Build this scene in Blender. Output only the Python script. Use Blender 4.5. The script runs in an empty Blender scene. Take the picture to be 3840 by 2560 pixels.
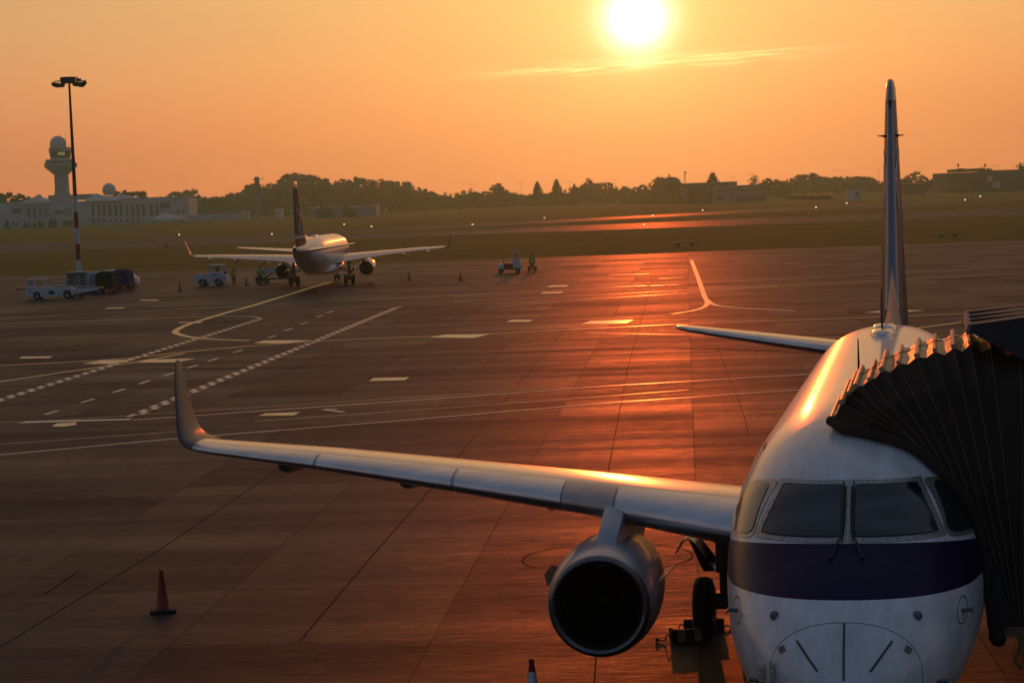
import bpy, bmesh, math, random
import numpy as np
from mathutils import Vector, Matrix
random.seed(7)
rng = np.random.default_rng(7)
SC = bpy.context.scene
COL = SC.collection
R = math.radians

# ------------------------------------------------------------------ camera
FPX = 5000.0 / 2352 * 3840          # focal length in pixels of the 3840 px wide photograph
PITCH, ROLL, CAMH = 0.06724978, -0.038, 7.5
cF = np.array([0, math.cos(PITCH), -math.sin(PITCH)])
cR0 = np.array([1.0, 0, 0]); cU0 = np.cross(cR0, cF)
cR = math.cos(ROLL) * cR0 + math.sin(ROLL) * cU0
cU = -math.sin(ROLL) * cR0 + math.cos(ROLL) * cU0
camd = bpy.data.cameras.new('camera'); cam = bpy.data.objects.new('camera', camd); COL.objects.link(cam)
cam.matrix_world = Matrix(((cR[0], cU[0], -cF[0], 0), (cR[1], cU[1], -cF[1], 0), (cR[2], cU[2], -cF[2], CAMH), (0, 0, 0, 1)))
camd.sensor_width = 36; camd.lens = 5000.0 / 2352 * 36
camd.clip_start = 0.5; camd.clip_end = 30000
SC.camera = cam

def ray(u, v):                      # a pixel of the photograph to a direction
    return cF + cR * ((u - 1920) / FPX) - cU * ((v - 1280) / FPX)
def G(u, v, z=0.0):                 # the ground point under a pixel
    d = ray(u, v); t = (z - CAMH) / d[2]
    return np.array([0, 0, CAMH]) + d * t
def at(u, v, Y):                    # the point at depth Y under a pixel
    d = ray(u, v); return np.array([0, 0, CAMH]) + d * (Y / d[1])

# ------------------------------------------------------------------ sun, sky, exposure
SUN_AZ, SUN_EL = R(3.567), R(4.474)
SUNV = Vector((math.sin(SUN_AZ) * math.cos(SUN_EL), math.cos(SUN_AZ) * math.cos(SUN_EL), math.sin(SUN_EL)))
sl = bpy.data.lights.new('sun', 'SUN'); sun = bpy.data.objects.new('sun', sl); COL.objects.link(sun)
sl.energy = 3.2; sl.angle = R(0.53); sl.color = (1.0, 0.115, 0.016)
sun.rotation_euler = (-SUNV).to_track_quat('-Z', 'Y').to_euler()

W = bpy.data.worlds.new('World'); SC.world = W; W.use_nodes = True
nt = W.node_tree; nt.nodes.clear()
def N(t, **k):
    n = nt.nodes.new(t)
    for a, b in k.items(): setattr(n, a, b)
    return n
def link(a, b): nt.links.new(a, b)
def val(x, sock):
    if hasattr(x, 'is_output'): link(x, sock)
    else: sock.default_value = x
def M(op, a, b=0.0, c=None, clamp=False):
    n = N('ShaderNodeMath', operation=op); n.use_clamp = clamp
    val(a, n.inputs[0]); val(b, n.inputs[1])
    if c is not None: val(c, n.inputs[2])
    return n.outputs[0]
def VSC(col, f):                    # colour times factor
    n = N('ShaderNodeVectorMath', operation='SCALE')
    if hasattr(col, 'is_output'): link(col, n.inputs[0])
    else: n.inputs[0].default_value = col
    val(f, n.inputs['Scale']); return n.outputs[0]
def VADD(a, b):
    n = N('ShaderNodeVectorMath', operation='ADD'); link(a, n.inputs[0]); link(b, n.inputs[1]); return n.outputs[0]
tc = N('ShaderNodeTexCoord'); nrm = N('ShaderNodeVectorMath', operation='NORMALIZE'); link(tc.outputs['Generated'], nrm.inputs[0])
sep = N('ShaderNodeSeparateXYZ'); link(nrm.outputs[0], sep.inputs[0])
dot = N('ShaderNodeVectorMath', operation='DOT_PRODUCT'); link(nrm.outputs[0], dot.inputs[0]); dot.inputs[1].default_value = SUNV
ang = M('MULTIPLY', M('ARCCOSINE', M('MINIMUM', dot.outputs['Value'], 0.9999999)), 57.29578)      # degrees from the sun
el = M('MULTIPLY', M('ARCSINE', sep.outputs['Z']), 57.29578)
az = M('MULTIPLY', M('ARCTAN2', sep.outputs['X'], sep.outputs['Y']), 57.29578)
sky = N('ShaderNodeTexSky', sky_type='NISHITA'); sky.sun_disc = False; sky.sun_elevation = SUN_EL
sky.sun_rotation = SUN_AZ; sky.air_density = 1.0; sky.dust_density = 3.0; sky.ozone_density = 2.0
def expf(a, s): return M('EXPONENT', M('MULTIPLY', a, -1.0 / s))
ela = M('ABSOLUTE', el)
# warm dusk glow: broad orange low in the west, yellower higher up, a bright aureole round the sun
lowr = N('ShaderNodeMapRange', interpolation_type='SMOOTHSTEP'); link(el, lowr.inputs['Value'])
lowr.inputs['From Min'].default_value = 0.6; lowr.inputs['From Max'].default_value = 6.0
mixc = N('ShaderNodeMix', data_type='RGBA'); link(lowr.outputs[0], mixc.inputs['Factor'])
mixc.inputs[6].default_value = (1.0, 0.285, 0.098, 1); mixc.inputs[7].default_value = (0.94, 0.475, 0.158, 1)
broad = M('MULTIPLY', expf(ang, 52.0), M('MULTIPLY', expf(ela, 30.0), 1.12))
lz = N('ShaderNodeCombineXYZ'); link(M('MULTIPLY', az, 0.10), lz.inputs[0]); link(M('MULTIPLY', el, 0.75), lz.inputs[1])
ln_ = N('ShaderNodeTexNoise'); link(lz.outputs[0], ln_.inputs['Vector']); ln_.inputs['Scale'].default_value = 1.0; ln_.inputs['Detail'].default_value = 5; ln_.inputs['Roughness'].default_value = 0.6
broad = M('MULTIPLY', broad, M('ADD', 0.90, M('MULTIPLY', ln_.outputs['Fac'], 0.20)))      # faint layers of thin high haze
warm = VSC(mixc.outputs[2], broad)
aur = VSC((1.0, 0.62, 0.13), M('MULTIPLY', expf(ang, 2.2), 0.68))
core = VSC((1.0, 0.95, 0.75), M('MULTIPLY', M('EXPONENT', M('MULTIPLY', M('POWER', M('DIVIDE', ang, 0.64), 1.7), -1.0)), 3.2))
# thin lit cloud streaks under the sun
cz = N('ShaderNodeCombineXYZ'); link(M('MULTIPLY', az, 0.28), cz.inputs[0]); link(M('MULTIPLY', M('SUBTRACT', el, M('MULTIPLY', az, 0.028)), 5.5), cz.inputs[1])
cn = N('ShaderNodeTexNoise'); link(cz.outputs[0], cn.inputs['Vector']); cn.inputs['Scale'].default_value = 2.2; cn.inputs['Detail'].default_value = 5; cn.inputs['Roughness'].default_value = 0.55
band = M('SUBTRACT', M('SUBTRACT', el, M('MULTIPLY', az, 0.030)), 3.16)
wz = N('ShaderNodeCombineXYZ'); link(M('MULTIPLY', az, 0.55), wz.inputs[0]); link(M('MULTIPLY', el, 0.8), wz.inputs[1])
wn = N('ShaderNodeTexNoise'); link(wz.outputs[0], wn.inputs['Vector']); wn.inputs['Scale'].default_value = 1.0; wn.inputs['Detail'].default_value = 3
band = M('ADD', band, M('MULTIPLY', M('SUBTRACT', wn.outputs['Fac'], 0.5), 0.32))
strand = M('ADD', 0.35, M('MULTIPLY', M('ABSOLUTE', M('SINE', M('MULTIPLY', M('ADD', band, M('MULTIPLY', cn.outputs['Fac'], 0.15)), 26.0))), 0.65))
bmask = M('EXPONENT', M('MULTIPLY', M('POWER', M('ABSOLUTE', M('DIVIDE', band, 0.16)), 2.0), -1.0))
azm = M('EXPONENT', M('MULTIPLY', M('POWER', M('ABSOLUTE', M('DIVIDE', M('SUBTRACT', az, 3.9), 4.4)), 4.0), -1.0))
cl = M('MULTIPLY', M('MULTIPLY', M('MULTIPLY', bmask, strand), azm), M('MULTIPLY', M('SUBTRACT', cn.outputs['Fac'], 0.40, clamp=True), 4.0, clamp=True))
streak = VSC((0.75, 0.62, 0.25), M('MULTIPLY', cl, M('MULTIPLY', expf(ang, 7.0), 1.6)))
cool = VSC((0.052, 0.094, 0.158), M('SUBTRACT', 1.0, M('MULTIPLY', broad, 1.15), clamp=True))
nish = VSC(sky.outputs[0], 0.006)
tot = VADD(VADD(VADD(warm, aur), VADD(core, streak)), VADD(cool, nish))
bgn = N('ShaderNodeBackground'); link(tot, bgn.inputs['Color']); bgn.inputs['Strength'].default_value = 7.4
wo = N('ShaderNodeOutputWorld'); link(bgn.outputs[0], wo.inputs['Surface'])

vs = SC.view_settings; vs.view_transform = 'Standard'; vs.look = 'None'; vs.exposure = -2.9; vs.gamma = 1.0; vs.use_curve_mapping = False
SC.cycles.use_denoising = True
try: SC.cycles.denoiser = 'OPENIMAGEDENOISE'
except Exception: pass
SC.cycles.max_bounces = 6; SC.cycles.diffuse_bounces = 3; SC.cycles.glossy_bounces = 3; SC.cycles.transmission_bounces = 4
SC.cycles.volume_bounces = 0; SC.cycles.transparent_max_bounces = 8
SC.cycles.sample_clamp_indirect = 4.0; SC.cycles.caustics_reflective = False; SC.cycles.caustics_refractive = False

# ------------------------------------------------------------------ mesh helpers
class MB:
    def __init__(s): s.v = []; s.f = []; s.mi = []; s.m = 0
    def V(s, p): s.v.append((float(p[0]), float(p[1]), float(p[2]))); return len(s.v) - 1
    def F(s, idx): s.f.append(tuple(idx)); s.mi.append(s.m)
    def poly(s, pts): s.F([s.V(p) for p in pts])
    def box(s, c, d, rz=0.0, taper=(1, 1), bev=0.0):   # centre, full sizes
        ca, sa = math.cos(rz), math.sin(rz); hx, hy, hz = d[0] / 2, d[1] / 2, d[2] / 2
        if bev > 0:
            rings = []
            for z, k in ((-hz, bev), (-hz + bev, 0), (hz - bev, 0), (hz, bev)):
                r = []
                for sx, sy, ox, oy in ((-1, -1, 1, 0), (-1, -1, 0, 1), (-1, 1, 0, 1), (-1, 1, 1, 0), (1, 1, 1, 0), (1, 1, 0, 1), (1, -1, 0, 1), (1, -1, 1, 0)):
                    t = 1.0 if z < 0 else taper[0]
                    x = sx * (hx * t - k - ox * bev); y = sy * (hy * (1 if z < 0 else taper[1]) - k - oy * bev)
                    r.append((c[0] + x * ca - y * sa, c[1] + x * sa + y * ca, c[2] + z))
                order = [0, 7, 6, 5, 4, 3, 2, 1]
                rings.append([r[i] for i in order])
            s.loft(rings, cap=True); return
        b = []
        for z in (-1, 1):
            for x, y in ((-1, -1), (1, -1), (1, 1), (-1, 1)):
                tx, ty = (1, 1) if z < 0 else taper
                px, py = x * hx * tx, y * hy * ty
                b.append(s.V((c[0] + px * ca - py * sa, c[1] + px * sa + py * ca, c[2] + z * hz)))
        for q in ((3, 2, 1, 0), (4, 5, 6, 7), (0, 1, 5, 4), (1, 2, 6, 5), (2, 3, 7, 6), (3, 0, 4, 7)): s.F([b[i] for i in q])
    def loft(s, rings, cap=False, closed=True):
        ids = [[s.V(p) for p in r] for r in rings]
        n = len(ids[0])
        for a, b in zip(ids[:-1], ids[1:]):
            for i in range(n if closed else n - 1):
                j = (i + 1) % n; s.F((a[i], a[j], b[j], b[i]))
        if cap: s.F(ids[0][::-1]); s.F(ids[-1])
    def tube(s, pts, r, n=8, cap=True):
        pts = [Vector(p) for p in pts]; rr = r if hasattr(r, '__len__') else [r] * len(pts)
        rings = []; up = None
        for i, p in enumerate(pts):
            d = (pts[min(i + 1, len(pts) - 1)] - pts[max(i - 1, 0)]).normalized()
            if up is None: up = Vector((0, 0, 1)) if abs(d.z) < 0.9 else Vector((1, 0, 0))
            a = d.cross(up).normalized(); up = a.cross(d).normalized()
            rings.append([p + (a * math.cos(2 * math.pi * k / n) + up * math.sin(2 * math.pi * k / n)) * rr[i] for k in range(n)])
        s.loft(rings, cap=cap)
    def lathe(s, prof, o, ax=(1, 0, 0), n=32, cap=False):   # prof: (along, radius)
        ax = Vector(ax).normalized(); a = ax.orthogonal().normalized(); b = ax.cross(a); o = Vector(o)
        s.loft([[o + ax * t + (a * math.cos(2 * math.pi * k / n) + b * math.sin(2 * math.pi * k / n)) * max(rad, 1e-4) for k in range(n)] for t, rad in prof], cap=cap)
    def sphere(s, c, r, n=16, m=10, z0=-1.0, sc=(1, 1, 1)):
        prof = []
        a0 = math.asin(max(-1, z0))
        rings = []
        for i in range(m + 1):
            a = a0 + (math.pi / 2 - a0) * i / m
            rings.append([(c[0] + sc[0] * r * max(math.cos(a), 1e-4) * math.cos(2 * math.pi * k / n), c[1] + sc[1] * r * max(math.cos(a), 1e-4) * math.sin(2 * math.pi * k / n), c[2] + sc[2] * r * math.sin(a)) for k in range(n)])
        s.loft(rings, cap=True)
    def prism(s, poly, axis, a, b):    # poly of 2-D points extruded along axis from a to b
        def P(q, t):
            return {'x': (t, q[0], q[1]), 'y': (q[0], t, q[1]), 'z': (q[0], q[1], t)}[axis]
        s.loft([[P(q, a) for q in poly], [P(q, b) for q in poly]], cap=True)
    def build(s, name, mat, parent=None, smooth=40, loc=None):
        me = bpy.data.meshes.new(name); me.from_pydata(s.v, [], s.f); me.update()
        for m in (mat if isinstance(mat, (list, tuple)) else [mat]): me.materials.append(m)
        if isinstance(mat, (list, tuple)): me.polygons.foreach_set('material_index', s.mi)
        bm = bmesh.new(); bm.from_mesh(me); bmesh.ops.recalc_face_normals(bm, faces=bm.faces); bm.to_mesh(me); bm.free()
        if smooth:
            me.polygons.foreach_set('use_smooth', [True] * len(me.polygons)); me.set_sharp_from_angle(angle=R(smooth))
        o = bpy.data.objects.new(name, me); COL.objects.link(o)
        if parent is not None: o.parent = parent
        if loc is not None: o.location = loc
        return o
def tag(o, label=None, cat=None, group=None, kind=None):
    if label: o['label'] = label
    if cat: o['category'] = cat
    if group: o['group'] = group
    if kind: o['kind'] = kind
    return o
def empty(name, loc=(0, 0, 0), rz=0.0):
    o = bpy.data.objects.new(name, None); COL.objects.link(o); o.location = loc; o.rotation_euler = (0, 0, rz); return o
def copy_tree(o, parent=None):
    c = o.copy(); COL.objects.link(c); c.parent = parent
    for ch in list(o.children): copy_tree(ch, c)
    return c
def text_mesh(txt, size, name, mat, parent, mtx, depth=0.006):
    cu = bpy.data.curves.new(name, 'FONT'); cu.body = txt; cu.size = size; cu.extrude = depth; cu.align_x = 'CENTER'; cu.align_y = 'CENTER'
    t = bpy.data.objects.new(name, cu); COL.objects.link(t)
    dg = bpy.context.evaluated_depsgraph_get(); me = bpy.data.meshes.new_from_object(t.evaluated_get(dg))
    bpy.data.objects.remove(t); me.materials.clear(); me.materials.append(mat)
    me.transform(mtx); o = bpy.data.objects.new(name, me); COL.objects.link(o); o.parent = parent; return o

# ------------------------------------------------------------------ materials
def mat(name, col, rough=0.6, metal=0.0, noise=0.0, nscale=3.0, coat=0.0, bump=0.0, bscale=20.0, spec=0.5, stretch=(1, 1, 1), detail=4, trans=0.0):
    m = bpy.data.materials.new(name); m.use_nodes = True; t = m.node_tree; b = t.nodes['Principled BSDF']
    b.inputs['Roughness'].default_value = rough; b.inputs['Metallic'].default_value = metal
    b.inputs['Coat Weight'].default_value = coat; b.inputs['Coat Roughness'].default_value = 0.12; b.inputs['Specular IOR Level'].default_value = spec
    b.inputs['Transmission Weight'].default_value = trans
    b.inputs['Base Color'].default_value = (*col, 1)
    if noise or bump:
        tcn = t.nodes.new('ShaderNodeTexCoord'); mp = t.nodes.new('ShaderNodeMapping'); mp.inputs['Scale'].default_value = stretch
        t.links.new(tcn.outputs['Object'], mp.inputs[0])
    if noise:
        nz = t.nodes.new('ShaderNodeTexNoise'); nz.inputs['Scale'].default_value = nscale; nz.inputs['Detail'].default_value = detail
        t.links.new(mp.outputs[0], nz.inputs['Vector'])
        rp = t.nodes.new('ShaderNodeMapRange'); rp.inputs['From Min'].default_value = 0.3; rp.inputs['From Max'].default_value = 0.7
        rp.inputs['To Min'].default_value = 1 - noise; rp.inputs['To Max'].default_value = 1 + noise; t.links.new(nz.outputs['Fac'], rp.inputs['Value'])
        vm = t.nodes.new('ShaderNodeVectorMath'); vm.operation = 'SCALE'; vm.inputs[0].default_value = col; t.links.new(rp.outputs[0], vm.inputs['Scale'])
        t.links.new(vm.outputs[0], b.inputs['Base Color'])
    if bump:
        n2 = t.nodes.new('ShaderNodeTexNoise'); n2.inputs['Scale'].default_value = bscale; n2.inputs['Detail'].default_value = 3; t.links.new(mp.outputs[0], n2.inputs['Vector'])
        bp = t.nodes.new('ShaderNodeBump'); bp.inputs['Strength'].default_value = bump; bp.inputs['Distance'].default_value = 0.02
        t.links.new(n2.outputs['Fac'], bp.inputs['Height']); t.links.new(bp.outputs[0], b.inputs['Normal'])
    return m
def emit(name, col, s):
    m = mat(name, (0.8, 0.8, 0.8)); b = m.node_tree.nodes['Principled BSDF']
    b.inputs['Emission Color'].default_value = (*col, 1); b.inputs['Emission Strength'].default_value = s; return m

MT = dict(
    black=mat('black_rubber', (0.012, 0.012, 0.013), 0.75, noise=0.3, nscale=8),
    dark=mat('dark_metal', (0.03, 0.03, 0.032), 0.5, 0.3, noise=0.2),
    steel=mat('brushed_steel', (0.5, 0.5, 0.5), 0.32, 1.0, noise=0.12, nscale=5),
    white=mat('white_vehicle_paint', (0.58, 0.6, 0.62), 0.45, noise=0.12, nscale=2.5),
    grey=mat('grey_paint', (0.22, 0.24, 0.24), 0.55, noise=0.15, nscale=2.5),
    red=mat('red_paint', (0.32, 0.018, 0.014), 0.5, noise=0.15, nscale=3),
    cone=mat('cone_orange', (0.30, 0.022, 0.009), 0.5, noise=0.2, nscale=9),
    glass=mat('window_glass', (0.015, 0.018, 0.022), 0.08, 0.0, spec=0.8),
    blue=mat('blue_lettering', (0.012, 0.02, 0.09), 0.4),
    vest=mat('yellow_green_vest', (0.42, 0.62, 0.04), 0.8, noise=0.2, nscale=14),
    cloth=mat('dark_workwear', (0.025, 0.022, 0.022), 0.9, noise=0.3, nscale=14),
    skin=mat('skin', (0.4, 0.22, 0.15), 0.6), hair=mat('dark_hair', (0.015, 0.011, 0.009), 0.7),
    wire=mat('cord', (0.03, 0.025, 0.02), 0.8),
)
# ------------------------------------------------------------------ ground
def mat_nodes(name):
    m = bpy.data.materials.new(name); m.use_nodes = True; return m, m.node_tree, m.node_tree.nodes['Principled BSDF']
def pavement(name, c0, c1, rough, joints=True, spec=.062, slab=(4.55, 5.2), rot=-0.082, streak=0.5):
    m, t, b = mat_nodes(name); L = t.links.new
    def nn(tp, **k):
        n = t.nodes.new(tp)
        for a, v in k.items(): setattr(n, a, v)
        return n
    tcn = nn('ShaderNodeTexCoord'); mp = nn('ShaderNodeMapping'); mp.inputs['Rotation'].default_value = (0, 0, -rot); L(tcn.outputs['Object'], mp.inputs[0])
    def noise(scale, st, detail=5, rg=0.6):
        q = nn('ShaderNodeMapping'); q.inputs['Scale'].default_value = st; L(mp.outputs[0], q.inputs[0])
        z = nn('ShaderNodeTexNoise'); z.inputs['Scale'].default_value = scale; z.inputs['Detail'].default_value = detail; z.inputs['Roughness'].default_value = rg
        L(q.outputs[0], z.inputs['Vector']); return z.outputs['Fac']
    def rng_(x, a, bb, lo, hi, cl=True):
        q = nn('ShaderNodeMapRange'); q.clamp = cl; L(x, q.inputs['Value'])
        for k, v in zip(('From Min', 'From Max', 'To Min', 'To Max'), (a, bb, lo, hi)): q.inputs[k].default_value = v
        return q.outputs[0]
    def mul(a, bb, op='MULTIPLY'):
        q = nn('ShaderNodeMath', operation=op)
        for s_, v in zip(q.inputs, (a, bb)):
            if hasattr(v, 'is_output'): L(v, s_)
            else: s_.default_value = v
        return q.outputs[0]
    big = noise(0.045, (1, 1.6, 1)); mid = noise(0.35, (0.35, 1.5, 1)); fine = noise(4.5, (0.34, 1.25, 1), 7, .72); grain = noise(30, (0.4, 1, 1), 4, .7)
    long_ = noise(0.22, (0.07, 1.5, 1), 6, 0.65)
    tone = mul(mul(rng_(big, .3, .7, .72, 1.28), rng_(mid, .3, .7, .82, 1.18)), mul(rng_(fine, .3, .7, .68, 1.32), mul(rng_(grain, .3, .7, .7, 1.3), rng_(long_, .3, .7, 1 - streak * .6, 1 + streak * .4))))
    rf = mul(mul(rng_(fine, .3, .7, .82, 1.2), rng_(mid, .3, .7, .9, 1.12)), mul(rng_(big, .3, .7, .93, 1.08), rng_(long_, .3, .7, 1.12, .88)))
    blot = rng_(noise(.55, (.8, 1.1, 1), 7, .7), .60, .72, 1.0, .62); scuff = rng_(noise(1.6, (.12, 2.2, 1), 6, .7), .62, .75, 1.0, .70); tone = mul(tone, mul(blot, scuff)); rf = mul(rf, rng_(blot, .62, 1.0, .86, 1.0))
    if joints:
        br = nn('ShaderNodeTexBrick'); br.offset = 0.0; br.squash = 1.0; L(mp.outputs[0], br.inputs['Vector'])
        br.inputs['Color1'].default_value = (.72, .72, .72, 1); br.inputs['Color2'].default_value = (1.2, 1.2, 1.2, 1); br.inputs['Mortar'].default_value = (.5, .5, .5, 1)
        br.inputs['Scale'].default_value = 1.0; br.inputs['Mortar Size'].default_value = 0.022; br.inputs['Mortar Smooth'].default_value = 0.3; br.inputs['Bias'].default_value = 0.0
        br.inputs['Brick Width'].default_value = slab[0]; br.inputs['Row Height'].default_value = slab[1]
        sp = nn('ShaderNodeSeparateColor'); L(br.outputs['Color'], sp.inputs[0])
        tone = mul(tone, sp.outputs[0]); rf = mul(rf, rng_(sp.outputs[0], .3, 1.2, 1.25, .97))
    mx = nn('ShaderNodeMix', data_type='RGBA'); L(rng_(big, .35, .65, 0, 1), mx.inputs['Factor']); mx.inputs[6].default_value = (*c0, 1); mx.inputs[7].default_value = (*c1, 1)
    vm = nn('ShaderNodeVectorMath', operation='SCALE'); L(mx.outputs[2], vm.inputs[0]); L(tone, vm.inputs['Scale']); L(vm.outputs[0], b.inputs['Base Color'])
    L(mul(rf, rough), b.inputs['Roughness']); b.inputs['Specular IOR Level'].default_value = spec
    bp = nn('ShaderNodeBump'); bp.inputs['Strength'].default_value = 0.85; bp.inputs['Distance'].default_value = 0.024
    L(mul(fine, mul(grain, 0.7), 'ADD'), bp.inputs['Height']); L(bp.outputs[0], b.inputs['Normal'])
    return m
def grass_mat(name, c0, c1):
    m, t, b = mat_nodes(name); L = t.links.new
    tcn = t.nodes.new('ShaderNodeTexCoord'); mp = t.nodes.new('ShaderNodeMapping'); mp.inputs['Scale'].default_value = (0.25, 1, 1); L(tcn.outputs['Object'], mp.inputs[0])
    a = t.nodes.new('ShaderNodeTexNoise'); a.inputs['Scale'].default_value = 0.12; a.inputs['Detail'].default_value = 8; a.inputs['Roughness'].default_value = .7; L(mp.outputs[0], a.inputs['Vector'])
    r = t.nodes.new('ShaderNodeValToRGB'); r.color_ramp.elements[0].position = .35; r.color_ramp.elements[1].position = .68
    r.color_ramp.elements[0].color = (*c0, 1); r.color_ramp.elements[1].color = (*c1, 1); L(a.outputs['Fac'], r.inputs[0]); L(r.outputs[0], b.inputs['Base Color'])
    b.inputs['Roughness'].default_value = .95; b.inputs['Specular IOR Level'].default_value = .1
    c = t.nodes.new('ShaderNodeTexNoise'); c.inputs['Scale'].default_value = 1.2; c.inputs['Detail'].default_value = 5; L(mp.outputs[0], c.inputs['Vector'])
    bp = t.nodes.new('ShaderNodeBump'); bp.inputs['Strength'].default_value = .8; bp.inputs['Distance'].default_value = .25; L(c.outputs['Fac'], bp.inputs['Height']); L(bp.outputs[0], b.inputs['Normal'])
    return m
m_apron = pavement('apron_concrete', (0.018, 0.021, 0.026), (0.026, 0.028, 0.032), 0.50)
m_shld = pavement('shoulder_asphalt', (0.026, 0.025, 0.025), (0.034, 0.031, 0.030), 0.52, joints=False)
m_taxi = pavement('taxiway_asphalt', (0.05, 0.046, 0.045), (0.065, 0.058, 0.055), 0.5, joints=False, spec=.012)
m_grass = grass_mat('airfield_grass', (0.085, 0.092, 0.008), (0.160, 0.142, 0.018))
def sheet(name, pts, z, m, kind='structure'):
    b = MB(); b.poly([(p[0], p[1], z) for p in pts]); o = b.build(name, m, smooth=0); o['kind'] = kind; return o
sheet('grass_field', [(-2500, -40), (2500, -40), (2500, 2050), (-2500, 2050)], 0.0, m_grass)
def px2(*pts): return [G(*p)[:2] for p in pts]
sheet('apron', [(-420, -39)] + [(420, -39)] + [(420, 250)] + px2((3840, 901), (2900, 934), (1600, 981), (900, 1009), (0, 1039)) + [(-420, 262)], 0.004, m_apron)
sheet('apron_shoulder', px2((3840, 912), (2900, 946), (1600, 995), (900, 1022), (0, 1053), (0, 1040), (900, 1010), (1600, 982), (2900, 935), (3840, 902)), 0.008, m_shld)
sheet('taxiway', [(-900, 426)] + px2((0, 951), (600, 926), (1600, 887), (2900, 839.5), (3840, 805)) + [(900, 408), (900, 462)] + px2((3840, 781), (2900, 816), (1600, 869), (1161, 884)) + px2((0, 926)) + [(-900, 505)], 0.004, m_taxi)
rwa = px2((3840, 738), (2900, 783), (1600, 849), (1000, 878), (0, 918)); rwb = px2((0, 926), (1161, 880), (1600, 859), (2900, 793), (3840, 749))
d = (rwa[0] - rwa[1]); rx = rwa[0] + d * 3; d2 = rwb[-1] - rwb[-2]; rx2 = rwb[-1] + d2 * 3
sheet('runway', [rx] + rwa + [(-900, 560), (-900, 507)] + rwb + [rx2], 0.008, m_taxi)

# ------------------------------------------------------------------ painted markings
def paint(name, col, rough=0.30):
    return mat(name, col, rough, noise=0.28, nscale=1.3, detail=8, spec=.4)
p_y = paint('yellow_road_paint', (0.52, 0.38, 0.10)); p_w = paint('white_road_paint', (0.60, 0.57, 0.5)); p_c = paint('cream_road_paint', (0.70, 0.56, 0.27))
p_r = paint('red_road_paint', (0.22, 0.03, 0.02)); p_t = mat('rubber_mark', (0.016, 0.015, 0.014), .75, spec=0.02, noise=.5, nscale=.6); p_f = paint('faded_paint', (0.15, 0.13, 0.11))
K = 3840 / 2352
def strip(b, pts, w, z=0.014):
    p = [np.array(q[:2], float) for q in pts]
    L_, R_ = [], []
    for i in range(len(p)):
        d = p[min(i + 1, len(p) - 1)] - p[max(i - 1, 0)]; d = d / np.linalg.norm(d); n = np.array([-d[1], d[0]]) * w / 2
        L_.append(p[i] + n); R_.append(p[i] - n)
    ids = [(b.V((*l, z)), b.V((*r, z))) for l, r in zip(L_, R_)]
    for (a, c), (e, f_) in zip(ids[:-1], ids[1:]): b.F((a, c, f_, e))
def smoothpath(pts, n=6):
    p = [np.array(q, float) for q in pts]; out = []
    for i in range(len(p) - 1):
        p0, p1, p2, p3 = p[max(i - 1, 0)], p[i], p[i + 1], p[min(i + 2, len(p) - 1)]
        for k in range(n):
            t = k / n; out.append(0.5 * ((2 * p1) + (-p0 + p2) * t + (2 * p0 - 5 * p1 + 4 * p2 - p3) * t * t + (-p0 + 3 * p1 - 3 * p2 + p3) * t ** 3))
    return out + [p[-1]]
g2 = lambda *pts: [G(x * K, y * K)[:2] for x, y in pts]                 # points read off a 2352 px wide view
g8 = lambda *pts: [G(x * .55272, 1050 + y * .55272)[:2] for x, y in pts]  # points read off an enlarged corner
def mark(name, m, fn):
    b = MB(); fn(b); o = b.build(name, m, smooth=0); o['kind'] = 'structure'; return o
def ylines(b):
    strip(b, smoothpath(g2((-60, 843), (0, 840), (280, 824), (480, 803), (760, 782), (1150, 766), (1555, 745), (2060, 727), (2420, 712))), .32)
    strip(b, smoothpath(g8((-60, 699), (0, 690), (400, 632), (760, 580), (930, 556), (1250, 499))), .3, .0155)
    strip(b, smoothpath(g2((772, 648), (745, 652), (640, 684), (560, 708)) + g8((1580, 210), (1330, 285), (1225, 325), (1190, 350), (1205, 366), (1280, 386), (1400, 400), (1690, 412))), .42, .017)
    strip(b, smoothpath(g2((1588, 598), (1604, 640), (1618, 680), (1625, 694), (1618, 705), (1590, 714), (1545, 721))), .34)
    strip(b, smoothpath(g2((1623, 688), (1640, 700), (1680, 706), (1760, 711), (1825, 714))), .32, .0155)
    strip(b, g2((2105, 754), (2210, 740)), .3)
mark('yellow_taxi_lines', p_y, ylines)
def wlines(b):
    strip(b, g2((-40, 1050), (0, 1045), (400, 1008), (900, 968), (1400, 925), (1860, 894)), .16)
    strip(b, g2((585, 968), (1100, 932), (1580, 896)), .10)
    strip(b, g2((305, 965), (1000, 916), (1390, 887), (1890, 858)), .18)
    strip(b, g2((-40, 1022), (60, 1017), (420, 990)), .08)
    for a, c, w in (((-30, 733), (2400, 610), .18), ((-30, 745), (520, 726), .15), ((1040, 693), (2352, 628), .22), ((1150, 703), (1790, 657), .2), ((1230, 660), (1560, 655), .25),
                    ((180, 571), (1250, 528), .5), ((1080, 537), (1350, 524), .5), ((1600, 511), (1750, 505), .5), ((2000, 500), (2400, 487), .5), ((1050, 760), (1400, 748), .12), ((1350, 765), (2000, 776), .14)):
        strip(b, g2(a, c), w)
    for a, c in (((1695, 587), (1725, 586)), ((1800, 606), (1835, 604)), ((1400, 631), (1490, 629)), ((1515, 640), (1572, 637)), ((1200, 618), (1290, 614)), ((120, 690), (170, 688))): strip(b, g2(a, c), .35)
    strip(b, g2((742, 941), (790, 947)), .2, .016); strip(b, g2((742, 941), (775, 940)), .2, .0175)
mark('white_lines', p_w, wlines)
mark('red_line', p_r, lambda b: strip(b, g2((0, 970), (95, 968), (660, 931), (1000, 910), (1300, 889)), .14))
mark('white_stop_bar', p_w, lambda b: b.poly([(*q, .019) for q in g8((115, 973), (180, 961), (900, 942), (878, 951))]))
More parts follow.
